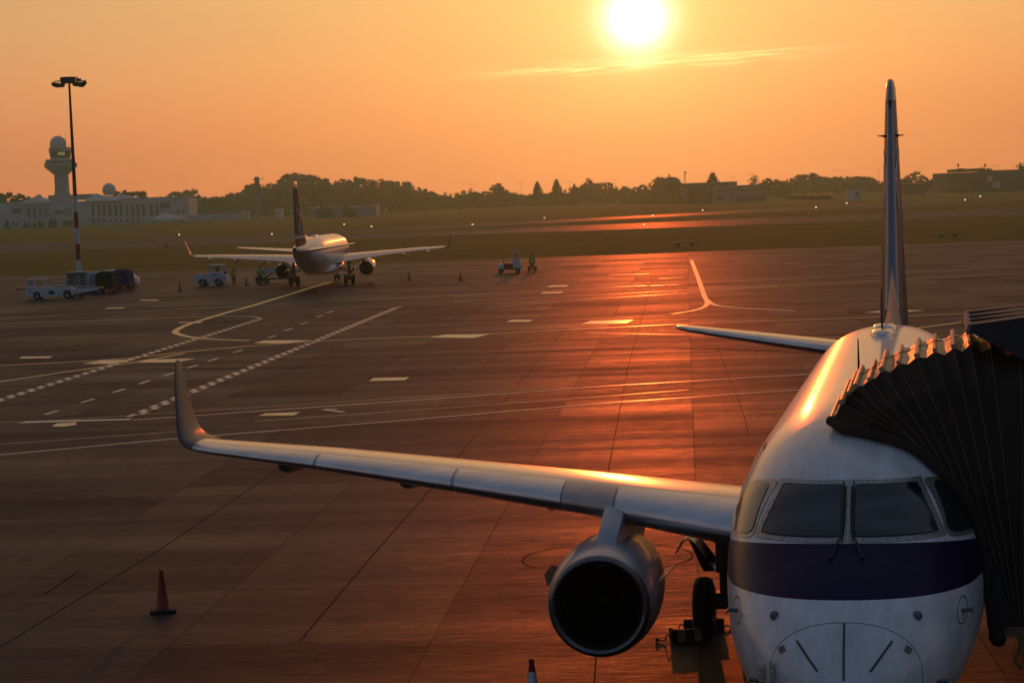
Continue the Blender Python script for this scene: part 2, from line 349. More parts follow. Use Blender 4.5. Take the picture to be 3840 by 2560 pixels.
def dashes(b):
    for (x0, y0), (x1, y1), n in (((-25, 927), (598, 733), 40), ((303, 957), (915, 705), 44)):
        A, B = G(x0 * K, y0 * K)[:2], G(x1 * K, y1 * K)[:2]; d = B - A; Ln = np.linalg.norm(d); d /= Ln; nrm_ = np.array([-d[1], d[0]])
        st = Ln / n
        for k in range(n):
            for j, off in ((0, .13), (.5, -.13)):
                s0 = A + d * st * (k + j) + nrm_ * off; strip(b, [s0, s0 + d * st * .56], .22)
    for x, y in ((350, 900), (595, 820), (805, 752), (980, 694), (1147, 640), (1305, 588), (1445, 542), (1612, 485), (1845, 385), (1958, 337), (2063, 294), (2170, 246), (2235, 219)):
        k = 1 - (900 - y) / 1300; strip(b, g8((x - 46 * k, y + 14 * k), (x + 46 * k, y - 14 * k)), .17)
    strip(b, smoothpath(g8((1450, 246), (1640, 248), (1720, 251), (1755, 258), (1772, 268))), .18)
mark('white_dashed_lines', p_w, dashes)
def panels(b):
    for q in (g8((555, 570), (690, 546), (925, 541), (760, 572)), g8((930, 562), (1010, 542), (1330, 534), (1200, 560)), g8((1720, 430), (1790, 412), (2130, 409), (1960, 431)),
              g2((985, 776), (1020, 769), (1125, 768), (1090, 777)), g2((1335, 745), (1355, 738), (1455, 735), (1440, 743)), g2((1985, 718), (2040, 713), (2125, 713), (2060, 719)),
              g8((130, 534), (150, 522), (355, 519), (340, 531)), g8((702, 197), (735, 189), (856, 186), (830, 194)), g8((940, 142), (965, 136), (1082, 135), (1070, 141)), g8((1205, 294), (1225, 288), (1380, 287), (1365, 293)),
              g2((848, 876), (857, 869), (940, 867), (930, 874)), g2((592, 956), (610, 950), (690, 947), (675, 955)), g2((1163, 740), (1175, 735), (1225, 735), (1215, 740)),
              g2((1240, 675), (1250, 671), (1294, 670), (1288, 674)), g2((1255, 660), (1265, 656), (1307, 655), (1300, 659)), g8((350, 996), (385, 975), (520, 967), (515, 985), (440, 997))):
        b.poly([(*p, .021) for p in q])
mark('cream_painted_panels', p_c, panels)
def rubber(b):
    for pts, w in ((((0, 1486), (367, 1262), (654, 1068), (735, 1010)), .022), (((690, 1470), (849, 1283), (989, 1123), (1250, 813), (1300, 752)), .022), (((1365, 1568), (1399, 1071), (1444, 836), (1500, 640)), .025), (((1720, 1000), (1708, 951), (1648, 796)), .022),
                   (((0, 1373), (375, 1354), (800, 1351)), .016), (((0, 1212), (640, 1186), (1300, 1160)), .016), (((100, 1366), (180, 1312)), .03)):
        strip(b, g2(*pts), w, .0105)
    for pts, w in ((((0, 870), (300, 850), (700, 845)), .25), (((100, 700), (500, 712), (900, 700)), .2), (((900, 820), (1500, 800), (1900, 812)), .22), (((1080, 715), (1500, 690), (1900, 700)), .2)):
        strip(b, smoothpath(g2(*pts)), w, .0105)
mark('pavement_joints_and_rubber', p_t, rubber)
b = MB()
for c, r in (((1395, 1280), 1.75),):
    cc = G(c[0] * K, c[1] * K)[:2]; strip(b, [cc + np.array([math.cos(a), math.sin(a)]) * r for a in np.linspace(0, 6.2832, 49)], .03, .0105)
o = b.build('round_pit_outline', p_t, smooth=0); o['kind'] = 'structure'
# ------------------------------------------------------------------ the regional jets
NX, NY, HD = 3.2127, 21.6897, 0.1967
def pchip(xs, ys):
    xs = np.array(xs, float); ys = np.array(ys, float); h = np.diff(xs); dl = np.diff(ys) / h; n = len(xs); d = np.zeros(n)
    for i in range(1, n - 1):
        if dl[i - 1] * dl[i] > 0:
            w1 = 2 * h[i] + h[i - 1]; w2 = h[i] + 2 * h[i - 1]; d[i] = (w1 + w2) / (w1 / dl[i - 1] + w2 / dl[i])
    d[0], d[-1] = dl[0], dl[-1]
    def f(x):
        x = min(max(x, xs[0]), xs[-1]); i = min(max(int(np.searchsorted(xs, x) - 1), 0), n - 2); t = (x - xs[i]) / h[i]
        return ((1 + 2 * t) * (1 - t) ** 2 * ys[i] + t * (1 - t) ** 2 * h[i] * d[i] + t * t * (3 - 2 * t) * ys[i + 1] + t * t * (t - 1) * h[i] * d[i + 1])
    return f
FX = [0, .1, .3, .5, .8, 1.2, 1.7, 2.2, 2.6, 3.2, 4, 5, 6, 19, 21, 23, 25, 27, 29, 30.5, 31.3]
FZT = [2.33, 2.53, 2.77, 2.96, 3.16, 3.38, 3.63, 3.93, 4.17, 4.42, 4.62, 4.73, 4.77, 4.77, 4.69, 4.56, 4.40, 4.26, 4.14, 4.07, 4.03]
FZB = [2.33, 2.09, 1.93, 1.83, 1.70, 1.59, 1.50, 1.43, 1.385, 1.33, 1.28, 1.255, 1.25, 1.25, 1.50, 1.95, 2.40, 2.85, 3.28, 3.55, 3.70]
FW = [0.01, .34, .60, .77, .95, 1.12, 1.26, 1.35, 1.40, 1.465, 1.51, 1.535, 1.54, 1.54, 1.50, 1.36, 1.15, .88, .58, .33, .18]
FZM = [2.33, 2.33, 2.37, 2.42, 2.49, 2.57, 2.68, 2.77, 2.82, 2.88, 2.95, 2.99, 3.0, 3.0, 3.1, 3.28, 3.48, 3.62, 3.75, 3.83, 3.87]
sq = [math.sqrt(x) for x in FX]
fzt, fzb, fw, fzm = (pchip(sq, q) for q in (FZT, FZB, FW, FZM))
NU, NL = 2.3, 2.15
def fus(x):
    s = math.sqrt(max(x, 0)); return fzt(s), fzb(s), fw(s), fzm(s)
def fusF(x, y, z):
    zt, zb, w, zm = fus(x)
    if z >= zm: return (abs(y) / w) ** NU + ((z - zm) / max(zt - zm, 1e-4)) ** NU - 1
    return (abs(y) / w) ** NL + ((zm - z) / max(zm - zb, 1e-4)) ** NL - 1
def nose_x(y, z, out=0.0):           # where the nose surface is, seen along the aircraft's axis
    lo, hi = 0.0, 6.5
    for _ in range(40):
        mid = (lo + hi) / 2
        if fusF(mid, y, z) > 0: lo = mid
        else: hi = mid
    return hi - out
def nose_p(y, z, out=0.006):
    x = nose_x(y, z); e = 1e-3
    g = Vector(((fusF(x + e, y, z) - fusF(max(x - e, 0), y, z)), fusF(x, y + e, z) - fusF(x, y - e, z), fusF(x, y, z + e) - fusF(x, y, z - e))).normalized()
    return Vector((x, y, z)) + g * out
def side_y(x, z):
    zt, zb, w, zm = fus(x)
    if z >= zm: return w * max(1 - ((z - zm) / (zt - zm)) ** NU, 0) ** (1 / NU)
    return w * max(1 - ((zm - z) / (zm - zb)) ** NL, 0) ** (1 / NL)
def quad_patch(b, c, fn, na=12, nb=8):        # bilinear patch of four 2-D corners laid on a surface
    ids = []
    for i in range(nb + 1):
        r = []
        for j in range(na + 1):
            s, t = j / na, i / nb
            q = [(1 - s) * (1 - t) * c[0][k] + s * (1 - t) * c[1][k] + s * t * c[2][k] + (1 - s) * t * c[3][k] for k in (0, 1)]
            r.append(b.V(fn(*q)))
        ids.append(r)
    for i in range(nb):
        for j in range(na): b.F((ids[i][j], ids[i][j + 1], ids[i + 1][j + 1], ids[i + 1][j]))
def round_patch(b, c, fn, p=7.0, na=56, nr=7, r0=0.0):   # same, with rounded corners; r0 > 0 leaves a ring
    rings = []
    for i in range(nr + 1):
        rr = r0 + (1 - r0) * i / nr; ring = []
        for k in range(na):
            a = 2 * math.pi * k / na; ca, sa = math.cos(a), math.sin(a); m = (abs(ca) ** p + abs(sa) ** p) ** (-1 / p)
            s, t = 0.5 + 0.5 * rr * ca * m, 0.5 + 0.5 * rr * sa * m
            q = [(1 - s) * (1 - t) * c[0][kk] + s * (1 - t) * c[1][kk] + s * t * c[2][kk] + (1 - s) * t * c[3][kk] for kk in (0, 1)]
            ring.append(fn(*q))
        rings.append(ring)
    if r0 > 0: b.loft(rings); return
    b.loft(rings[1:]); ctr = b.V(fn(sum(q[0] for q in c) / 4, sum(q[1] for q in c) / 4)); n0 = len(b.v) - 1 - na * nr
    for k in range(na): b.F((ctr, n0 + k, n0 + (k + 1) % na))

def livery():                         # white paint, dark blue band round the nose, thin radome seam and panel lines
    m, t, b = mat_nodes('white_aircraft_paint'); L = t.links.new
    def n(op, a, c=0.0, clamp=False):
        q = t.nodes.new('ShaderNodeMath'); q.operation = op; q.use_clamp = clamp
        for s_, v in zip(q.inputs, (a, c)):
            if hasattr(v, 'is_output'): L(v, s_)
            else: s_.default_value = v
        return q.outputs[0]
    tcn = t.nodes.new('ShaderNodeTexCoord'); sp = t.nodes.new('ShaderNodeSeparateXYZ'); L(tcn.outputs['Object'], sp.inputs[0])
    X, Y, Z = sp.outputs
    top = n('SUBTRACT', 3.595, n('MULTIPLY', n('SUBTRACT', X, 1.75), .125)); bot = n('SUBTRACT', 3.15, n('MULTIPLY', n('SUBTRACT', X, .85), .046))
    bandm = n('MULTIPLY', n('MULTIPLY', n('LESS_THAN', Z, top), n('GREATER_THAN', Z, bot)), n('LESS_THAN', X, 4.62))
    seam = n('MULTIPLY', n('LESS_THAN', n('ABSOLUTE', n('SUBTRACT', X, .52)), .0045), 1.0)
    fr = n('ABSOLUTE', n('SUBTRACT', n('FRACT', n('DIVIDE', n('SUBTRACT', X, 1.0), 1.9)), .5)); pan = n('MULTIPLY', n('LESS_THAN', fr, .0022), n('GREATER_THAN', X, 6.0))
    lap = n('MULTIPLY', n('LESS_THAN', n('ABSOLUTE', n('SUBTRACT', n('FRACT', n('MULTIPLY', n('ARCTAN2', n('SUBTRACT', Z, 3.0), Y), 1.75)), .5)), .004), n('GREATER_THAN', X, 3.3))
    for xs_ in (1.42, 2.62, 3.95, 5.6): pan = n('MAXIMUM', pan, n('LESS_THAN', n('ABSOLUTE', n('SUBTRACT', X, xs_)), .0035))
    pan = n('MAXIMUM', pan, lap)
    mpz = t.nodes.new('ShaderNodeMapping'); mpz.inputs['Scale'].default_value = (.9, 2.2, .7); L(tcn.outputs['Object'], mpz.inputs[0]); nz = t.nodes.new('ShaderNodeTexNoise'); nz.inputs['Scale'].default_value = 2.2; nz.inputs['Detail'].default_value = 9; nz.inputs['Roughness'].default_value = .68; L(mpz.outputs[0], nz.inputs['Vector'])
    rp = t.nodes.new('ShaderNodeMapRange'); rp.inputs['From Min'].default_value = .3; rp.inputs['From Max'].default_value = .7; rp.inputs['To Min'].default_value = .70; rp.inputs['To Max'].default_value = 1.06; L(nz.outputs['Fac'], rp.inputs['Value'])
    wv = t.nodes.new('ShaderNodeVectorMath'); wv.operation = 'SCALE'; wv.inputs[0].default_value = (.80, .80, .80); L(rp.outputs[0], wv.inputs['Scale'])
    m1 = t.nodes.new('ShaderNodeMix'); m1.data_type = 'RGBA'; L(bandm, m1.inputs['Factor']); L(wv.outputs[0], m1.inputs[6]); m1.inputs[7].default_value = (.012, .005, .040, 1)
    m2 = t.nodes.new('ShaderNodeMix'); m2.data_type = 'RGBA'; L(n('MAXIMUM', seam, n('MULTIPLY', pan, .5)), m2.inputs['Factor']); L(m1.outputs[2], m2.inputs[6]); m2.inputs[7].default_value = (.08, .08, .085, 1)
    L(m2.outputs[2], b.inputs['Base Color']); b.inputs['Roughness'].default_value = .34; b.inputs['Coat Weight'].default_value = .5; b.inputs['Coat Roughness'].default_value = .12
    L(n('SUBTRACT', .5, n('MULTIPLY', bandm, .34)), b.inputs['Specular IOR Level']); L(n('SUBTRACT', b.inputs['Coat Weight'].default_value, n('MULTIPLY', bandm, b.inputs['Coat Weight'].default_value)), b.inputs['Coat Weight'])
    w2 = t.nodes.new('ShaderNodeTexNoise'); w2.inputs['Scale'].default_value = 2.2; w2.inputs['Detail'].default_value = 2; L(tcn.outputs['Object'], w2.inputs['Vector'])
    bp = t.nodes.new('ShaderNodeBump'); bp.inputs['Strength'].default_value = .06; bp.inputs['Distance'].default_value = .05; L(w2.outputs['Fac'], bp.inputs['Height']); L(bp.outputs[0], b.inputs['Normal'])
    return m
m_fus = livery()
m_wing = mat('wing_grey_paint', (.46, .46, .47), .22, .4, noise=.12, nscale=1.5, coat=.2)
m_lip2 = mat('pale_fin_tip', (.26, .26, .27), .3, .3)
m_emb = mat('pale_emblem', (.7, .7, .7), .6)
m_finle = mat('fin_leading_edge_metal', (.20, .22, .26), .3, .9)
m_wl = mat('dark_winglet_paint', (.06, .058, .066), .4, noise=.1, nscale=2)
m_slat = mat('bare_leading_edge', (.72, .72, .73), .24, .95, noise=.14, nscale=3, stretch=(1, .3, 1))
m_lip = mat('inlet_lip_metal', (.18, .17, .17), .28, .9, noise=.1)
m_nac = mat('nacelle_paint', (.45, .46, .49), .3, .25, noise=.08, nscale=2, coat=.3)
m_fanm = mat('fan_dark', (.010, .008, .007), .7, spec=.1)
m_core = mat('burnt_nozzle', (.055, .045, .04), .5, .7, noise=.3)
m_panel = mat('bronze_panel', (.52, .46, .43), .32, .8, noise=.15)
m_frame = mat('riveted_frame', (.42, .40, .38), .38, .75, noise=.25, nscale=26)
_t = m_frame.node_tree; _v = _t.nodes.new('ShaderNodeTexVoronoi'); _v.inputs['Scale'].default_value = 19; _v.inputs['Randomness'].default_value = .25
_c = _t.nodes.new('ShaderNodeTexCoord'); _t.links.new(_c.outputs['Object'], _v.inputs['Vector']); _l = _t.nodes.new('ShaderNodeMath'); _l.operation = 'LESS_THAN'; _l.inputs[1].default_value = .22; _t.links.new(_v.outputs['Distance'], _l.inputs[0])
_m = _t.nodes.new('ShaderNodeMix'); _m.data_type = 'RGBA'; _t.links.new(_l.outputs[0], _m.inputs['Factor']); _pb = _t.nodes['Principled BSDF']; _t.links.new(_pb.inputs['Base Color'].links[0].from_socket, _m.inputs[6]); _m.inputs[7].default_value = (.06, .055, .05, 1); _t.links.new(_m.outputs[2], _pb.inputs['Base Color'])
m_ws = mat('windscreen_glass', (.026, .031, .040), .07, spec=.8, noise=.9, nscale=1.6, stretch=(1, .35, 5), bump=.10, bscale=3)  # stretched colour noise paints level reflection streaks into the glass
m_side = mat('pale_window_glass', (.22, .20, .14), .12, 0, noise=.3, nscale=2)  # paler glass colour for the side window on one flank
m_navy = mat('navy_lettering', (.012, .014, .05), .5, spec=.1)
m_gear = mat('gear_grey', (.13, .13, .13), .5, .2, noise=.2, nscale=6)
m_strip = mat('diverter_strip', (.05, .05, .055), .5)
def finmat(banded):
    m, t, b = mat_nodes('banded_fin_paint' if banded else 'tail_fin_paint'); L = t.links.new
    tcn = t.nodes.new('ShaderNodeTexCoord'); sp = t.nodes.new('ShaderNodeSeparateXYZ'); L(tcn.outputs['Object'], sp.inputs[0])
    mr = t.nodes.new('ShaderNodeMapRange'); L(sp.outputs[2], mr.inputs['Value']); mr.inputs['From Min'].default_value = 4.0; mr.inputs['From Max'].default_value = 10.0
    r = t.nodes.new('ShaderNodeValToRGB'); r.color_ramp.interpolation = 'CONSTANT'; e = r.color_ramp.elements
    e[0].position = 0; e[0].color = (.20, .015, .015, 1) if banded else (.014, .016, .045, 1); e[1].position = .13; e[1].color = (.5, .5, .5, 1) if banded else (.014, .016, .045, 1)
    k = e.new(.175); k.color = (.014, .016, .045, 1)
    L(mr.outputs[0], r.inputs[0]); L(r.outputs[0], b.inputs['Base Color']); b.inputs['Roughness'].default_value = .5; b.inputs['Specular IOR Level'].default_value = .1; b.inputs['Coat Weight'].default_value = .02 if banded else .22; b.inputs['Coat Roughness'].default_value = .22
    return m
m_fin, m_finb = finmat(False), finmat(True)

def foil(n=18, th=.12, camber=.018):      # closed aerofoil, starts at the tail, over the top
    xs = [0.5 * (1 + math.cos(math.pi * i / n)) for i in range(n + 1)]
    yt = lambda x: 5 * th * (.2969 * math.sqrt(x) - .126 * x - .3516 * x * x + .2843 * x ** 3 - .1036 * x ** 4)
    yc = lambda x: camber * 4 * x * (1 - x)
    return [(x, yc(x) + yt(x)) for x in xs] + [(x, yc(x) - yt(x)) for x in xs[::-1][1:-1]]
# wing stations: y, leading edge x, leading edge z, chord, thickness, incidence
WST = [(1.0, 8.95, 2.40, 6.1, .145, 3.6), (1.8, 9.35, 2.48, 5.65, .14, 3.4), (4.3, 10.6, 2.73, 4.40, .125, 2.9), (6.7, 11.8, 2.91, 3.55, .115, 2.4), (9.35, 13.1, 3.10, 2.62, .11, 1.9), (11.6, 14.22, 3.22, 1.82, .105, 1.5), (11.98, 14.44, 3.25, 1.64, .10, 1.4)]
def wst(y):
    ys = [w[0] for w in WST]; return [float(np.interp(y, ys, [w[k] for w in WST])) for k in range(1, 6)]
def wpt(y, c, t, sg, off=0.0):
    lx, lz, ch, th, inc = wst(y); a = R(inc); cx, cz = c * ch, t * ch + off
    return (lx + cx * math.cos(a) + cz * math.sin(a), sg * y, lz - cx * math.sin(a) + cz * math.cos(a))
def wing(sg, root):
    b = MB(); rings = []
    for y in [1.0, 1.4, 1.8, 2.6, 3.4, 4.3, 5.1, 5.9, 6.7, 7.6, 8.5, 9.35, 10.2, 11.0, 11.6, 11.98]:
        th = wst(y)[3]; rings.append([wpt(y, x, t, sg) for x, t in foil(18, th)])
    b.loft(rings, cap=True); w = b.build('wing', m_wing, root, smooth=50)
    # blended winglet
    b = MB(); rings = []
    for k, (y, z, lx, ch, phi, th) in enumerate(((11.96, 3.25, 14.45, 1.64, 4, .10), (12.12, 3.27, 14.56, 1.58, 14, .10), (12.28, 3.34, 14.70, 1.40, 36, .10), (12.38, 3.47, 14.84, 1.2, 60, .095), (12.44, 3.65, 14.98, 1.02, 73, .09), (12.55, 4.05, 15.26, .74, 77, .085), (12.64, 4.43, 15.54, .50, 77, .085), (12.69, 4.64, 15.72, .36, 77, .08), (12.71, 4.71, 15.84, .18, 77, .07))):
        ph = R(phi); rings.append([(lx + x * ch, sg * (y - t * ch * math.sin(ph)), z + t * ch * math.cos(ph)) for x, t in foil(18, th, .0)])
    b.loft(rings, cap=True); b.build('winglet', m_wl, w, smooth=50)
    # slats: polished leading edge pieces, a bronze panel above the pylon
    def shell(name, y0, y1, mt, cu=.15, cl=.07, off=.012):
        b = MB(); rg = []
        for i in range(9):
            y = y0 + (y1 - y0) * i / 8; th = wst(y)[3]; f = foil(60, th); up = [q for q in f[:61] if q[0] <= cu]; lo = [q for q in f[61:] if q[0] <= cl]
            pts = up + lo; r = []
            for j, (x, t) in enumerate(pts):
                r.append(wpt(y, x - .0025 * (1 - x / cu), t * 1.0 + (.004 if t > 0 else -.004), sg, 0))
            rg.append(r)
        b.loft(rg, closed=False)
        for e in (rg[0], rg[-1]): b.F([b.V(p) for p in e])
        return b.build(name, mt, w, smooth=50)
    for y0, y1 in ((9.38, 11.9), (6.72, 9.32), (4.78, 6.66)): shell('slat', y0, y1, m_slat)
    shell('slat', 1.5, 3.86, m_slat); shell('pylon_panel', 3.9, 4.74, m_panel, .14, .05)
    # flap track fairings
    for y in (5.35, 8.0, 10.4):
        lx, lz, ch, th, inc = wst(y); b = MB()
        prof = [(0, .02), (.15, .12), (.5, .19), (1.2, .22), (2.0, .17), (2.7, .06), (2.8, .01)]; s = .75 + ch / 12
        zc = lz - ch * .55 * math.sin(R(inc)) - .17
        b.loft([[(lx + ch * .38 + t * s, sg * y + math.cos(2 * math.pi * k / 14) * r * .7 * s, zc - .04 * t + math.sin(2 * math.pi * k / 14) * r * 1.15 * s) for k in range(14)] for t, r in prof], cap=True)
        b.build('flap_fairing', m_wing, w, smooth=60)
    # flap and aileron gaps, wing tip lamps
    b = MB()
    for y0, y1, c in ((1.7, 8.4, .73), (8.6, 11.8, .74)):
        for i in range(12):
            ya, yb = y0 + (y1 - y0) * i / 12, y0 + (y1 - y0) * (i + 1) / 12
            fa = {yy: min(foil(60, wst(yy)[3])[:61], key=lambda q: abs(q[0] - c)) for yy in (ya, yb)}
            b.poly([wpt(ya, c, fa[ya][1], sg, .006), wpt(yb, c, fa[yb][1], sg, .006), wpt(yb, c + .012, fa[yb][1] - .0014, sg, .006), wpt(ya, c + .012, fa[ya][1] - .0014, sg, .006)])
    b.build('flap_gap', m_strip, w, smooth=0)
    return w
def engine(sg, root):
    ey, ez = 3.87, 1.56
    b = MB(); o = (8.6, sg * ey, ez); ax = (1, sg * .06, -.035)
    b.lathe([(.10, .732), (.3, .775), (.7, .81), (1.25, .828), (1.9, .82), (2.6, .785), (3.3, .72), (3.85, .65), (3.86, .62), (3.3, .66), (2.6, .62)], o, ax, 56)
    e = b.build('engine', m_nac, root, smooth=60)
    b = MB(); b.lathe([(.101, .734), (.045, .718), (.01, .694), (0, .670), (.015, .646), (.06, .612), (.14, .585)], o, ax, 56); b.build('inlet_lip', m_lip, e, smooth=80)
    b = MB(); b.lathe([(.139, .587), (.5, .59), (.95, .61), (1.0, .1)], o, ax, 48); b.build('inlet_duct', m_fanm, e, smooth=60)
    b = MB()
    for k in range(24):
        a = 2 * math.pi * k / 24; c, s = math.cos(a), math.sin(a); c2, s2 = math.cos(a + .2), math.sin(a + .2)
        b.poly([(9.52, o[1] + .2 * c, ez + .2 * s), (9.44, o[1] + .59 * c, ez + .59 * s), (9.56, o[1] + .59 * c2, ez + .59 * s2), (9.58, o[1] + .2 * c2, ez + .2 * s2)])
    b.lathe([(.45, .005), (.6, .1), (.8, .19), (.98, .22)], o, ax, 24); b.build('fan', m_fanm, e, smooth=40)
    b = MB(); b.lathe([(2.6, .615), (2.61, .36), (3.0, .42), (3.7, .42), (4.4, .33), (4.42, .29), (3.9, .3)], o, ax, 40); b.lathe([(3.7, .24), (4.3, .19), (4.9, .06), (5.0, .01)], o, ax, 24); b.build('exhaust_nozzle', m_core, e, smooth=50)
    b = MB(); side = [(9.35, 2.18), (9.55, 2.42), (9.95, 2.56), (10.4, 2.74), (10.9, 2.90), (11.6, 2.92), (13.3, 2.55), (13.9, 2.3), (13.3, 2.02), (12.3, 1.95), (9.35, 2.02)]
    rg = []
    for off, k in ((-.165, .90), (-.15, .97), (-.11, 1.0), (.11, 1.0), (.15, .97), (.165, .90)):
        cx, cz = 11.4, 2.35; rg.append([(cx + (x - cx) * k, sg * ey + off * (1 if x < 12.4 else .55), cz + (z - cz) * (k if z > 2.2 else 1)) for x, z in side])
    b.loft(rg, cap=True); b.build('pylon', m_nac, e, smooth=35)
    for s2 in (-1, 1):
        b = MB(); a = R(38); y0, z0 = 0, ez + .80 * math.sin(a) - .28; dy, dz = s2 * math.cos(a * .7), math.sin(a * .7)
        y0 = sg * (ey + .06) + s2 * .795; b.loft([[(9.2, y0, z0), (10.6, y0, z0)], [(9.75, y0 + dy * .15, z0 + dz * .15), (10.5, y0 + dy * .17, z0 + dz * .17)], [(9.75, y0 + dy * .15, z0 + dz * .15 - .02), (10.5, y0 + dy * .17, z0 + dz * .17 - .02)], [(9.2, y0, z0 - .03), (10.6, y0, z0 - .03)]], cap=True); b.build('strake', m_nac, e, smooth=30)
    b = MB(); b.box((10.0, sg * ey - sg * .0, ez - .86), (.12, .05, .14)); b.build('drain_mast', m_gear, e, smooth=0)
    return e
def wheel(name, c, r, w, parent):
    b = MB(); b.m = 0
    b.lathe([(-w / 2 + .02, r * .55), (-w / 2, r * .7), (-w / 2 + .03, r * .9), (-w / 2 + .09, r * .985), (-w * .15, r), (w * .15, r), (w / 2 - .09, r * .985), (w / 2 - .03, r * .9), (w / 2, r * .7), (w / 2 - .02, r * .55)], c, (0, 1, 0), 32)
    b.m = 1; b.lathe([(-w / 2 + .02, r * .55), (-w / 2 + .08, r * .45), (-w / 2 + .05, .06), (-w / 2 + .03, .001)], c, (0, 1, 0), 24); b.lathe([(w / 2 - .02, r * .55), (w / 2 - .08, r * .45), (w / 2 - .05, .06), (w / 2 - .03, .001)], c, (0, 1, 0), 24)
    return b.build(name, [MT['black'], m_gear], parent, smooth=45)
def stab(sg, root):
    b = MB(); rg = []
    for y, lx, z, ch, th in ((.2, 26.1, 3.62, 3.7, .11), (1.2, 26.85, 3.74, 3.2, .11), (3.0, 28.1, 3.94, 2.35, .105), (4.6, 29.15, 4.12, 1.6, .10), (5.05, 29.5, 4.17, 1.3, .10), (5.2, 29.75, 4.19, .9, .09)):
        rg.append([(lx + x * ch, sg * y, z + t * ch) for x, t in foil(16, th, -.004)])
    b.loft(rg, cap=True); s = b.build('tailplane', m_wing, root, smooth=50)
    b = MB(); rg = []
    for i in range(7):
        q = i / 6; y = 1.0 + 3.9 * q; lx = np.interp(y, (.2, 1.2, 3, 4.6, 5.05), (26.1, 26.85, 28.1, 29.15, 29.5)); z = np.interp(y, (.2, 1.2, 3, 4.6, 5.05), (3.62, 3.74, 3.94, 4.12, 4.17)); ch = np.interp(y, (.2, 1.2, 3, 4.6, 5.05), (3.7, 3.2, 2.35, 1.6, 1.3))
        f = foil(60, .11, -.004); rg.append([(lx + (x - .003) * ch, sg * y, z + (t + (.003 if t > 0 else -.003)) * ch) for x, t in f if x < .09])
    b.loft(rg, closed=False); b.build('leading_edge', m_slat, s, smooth=50)
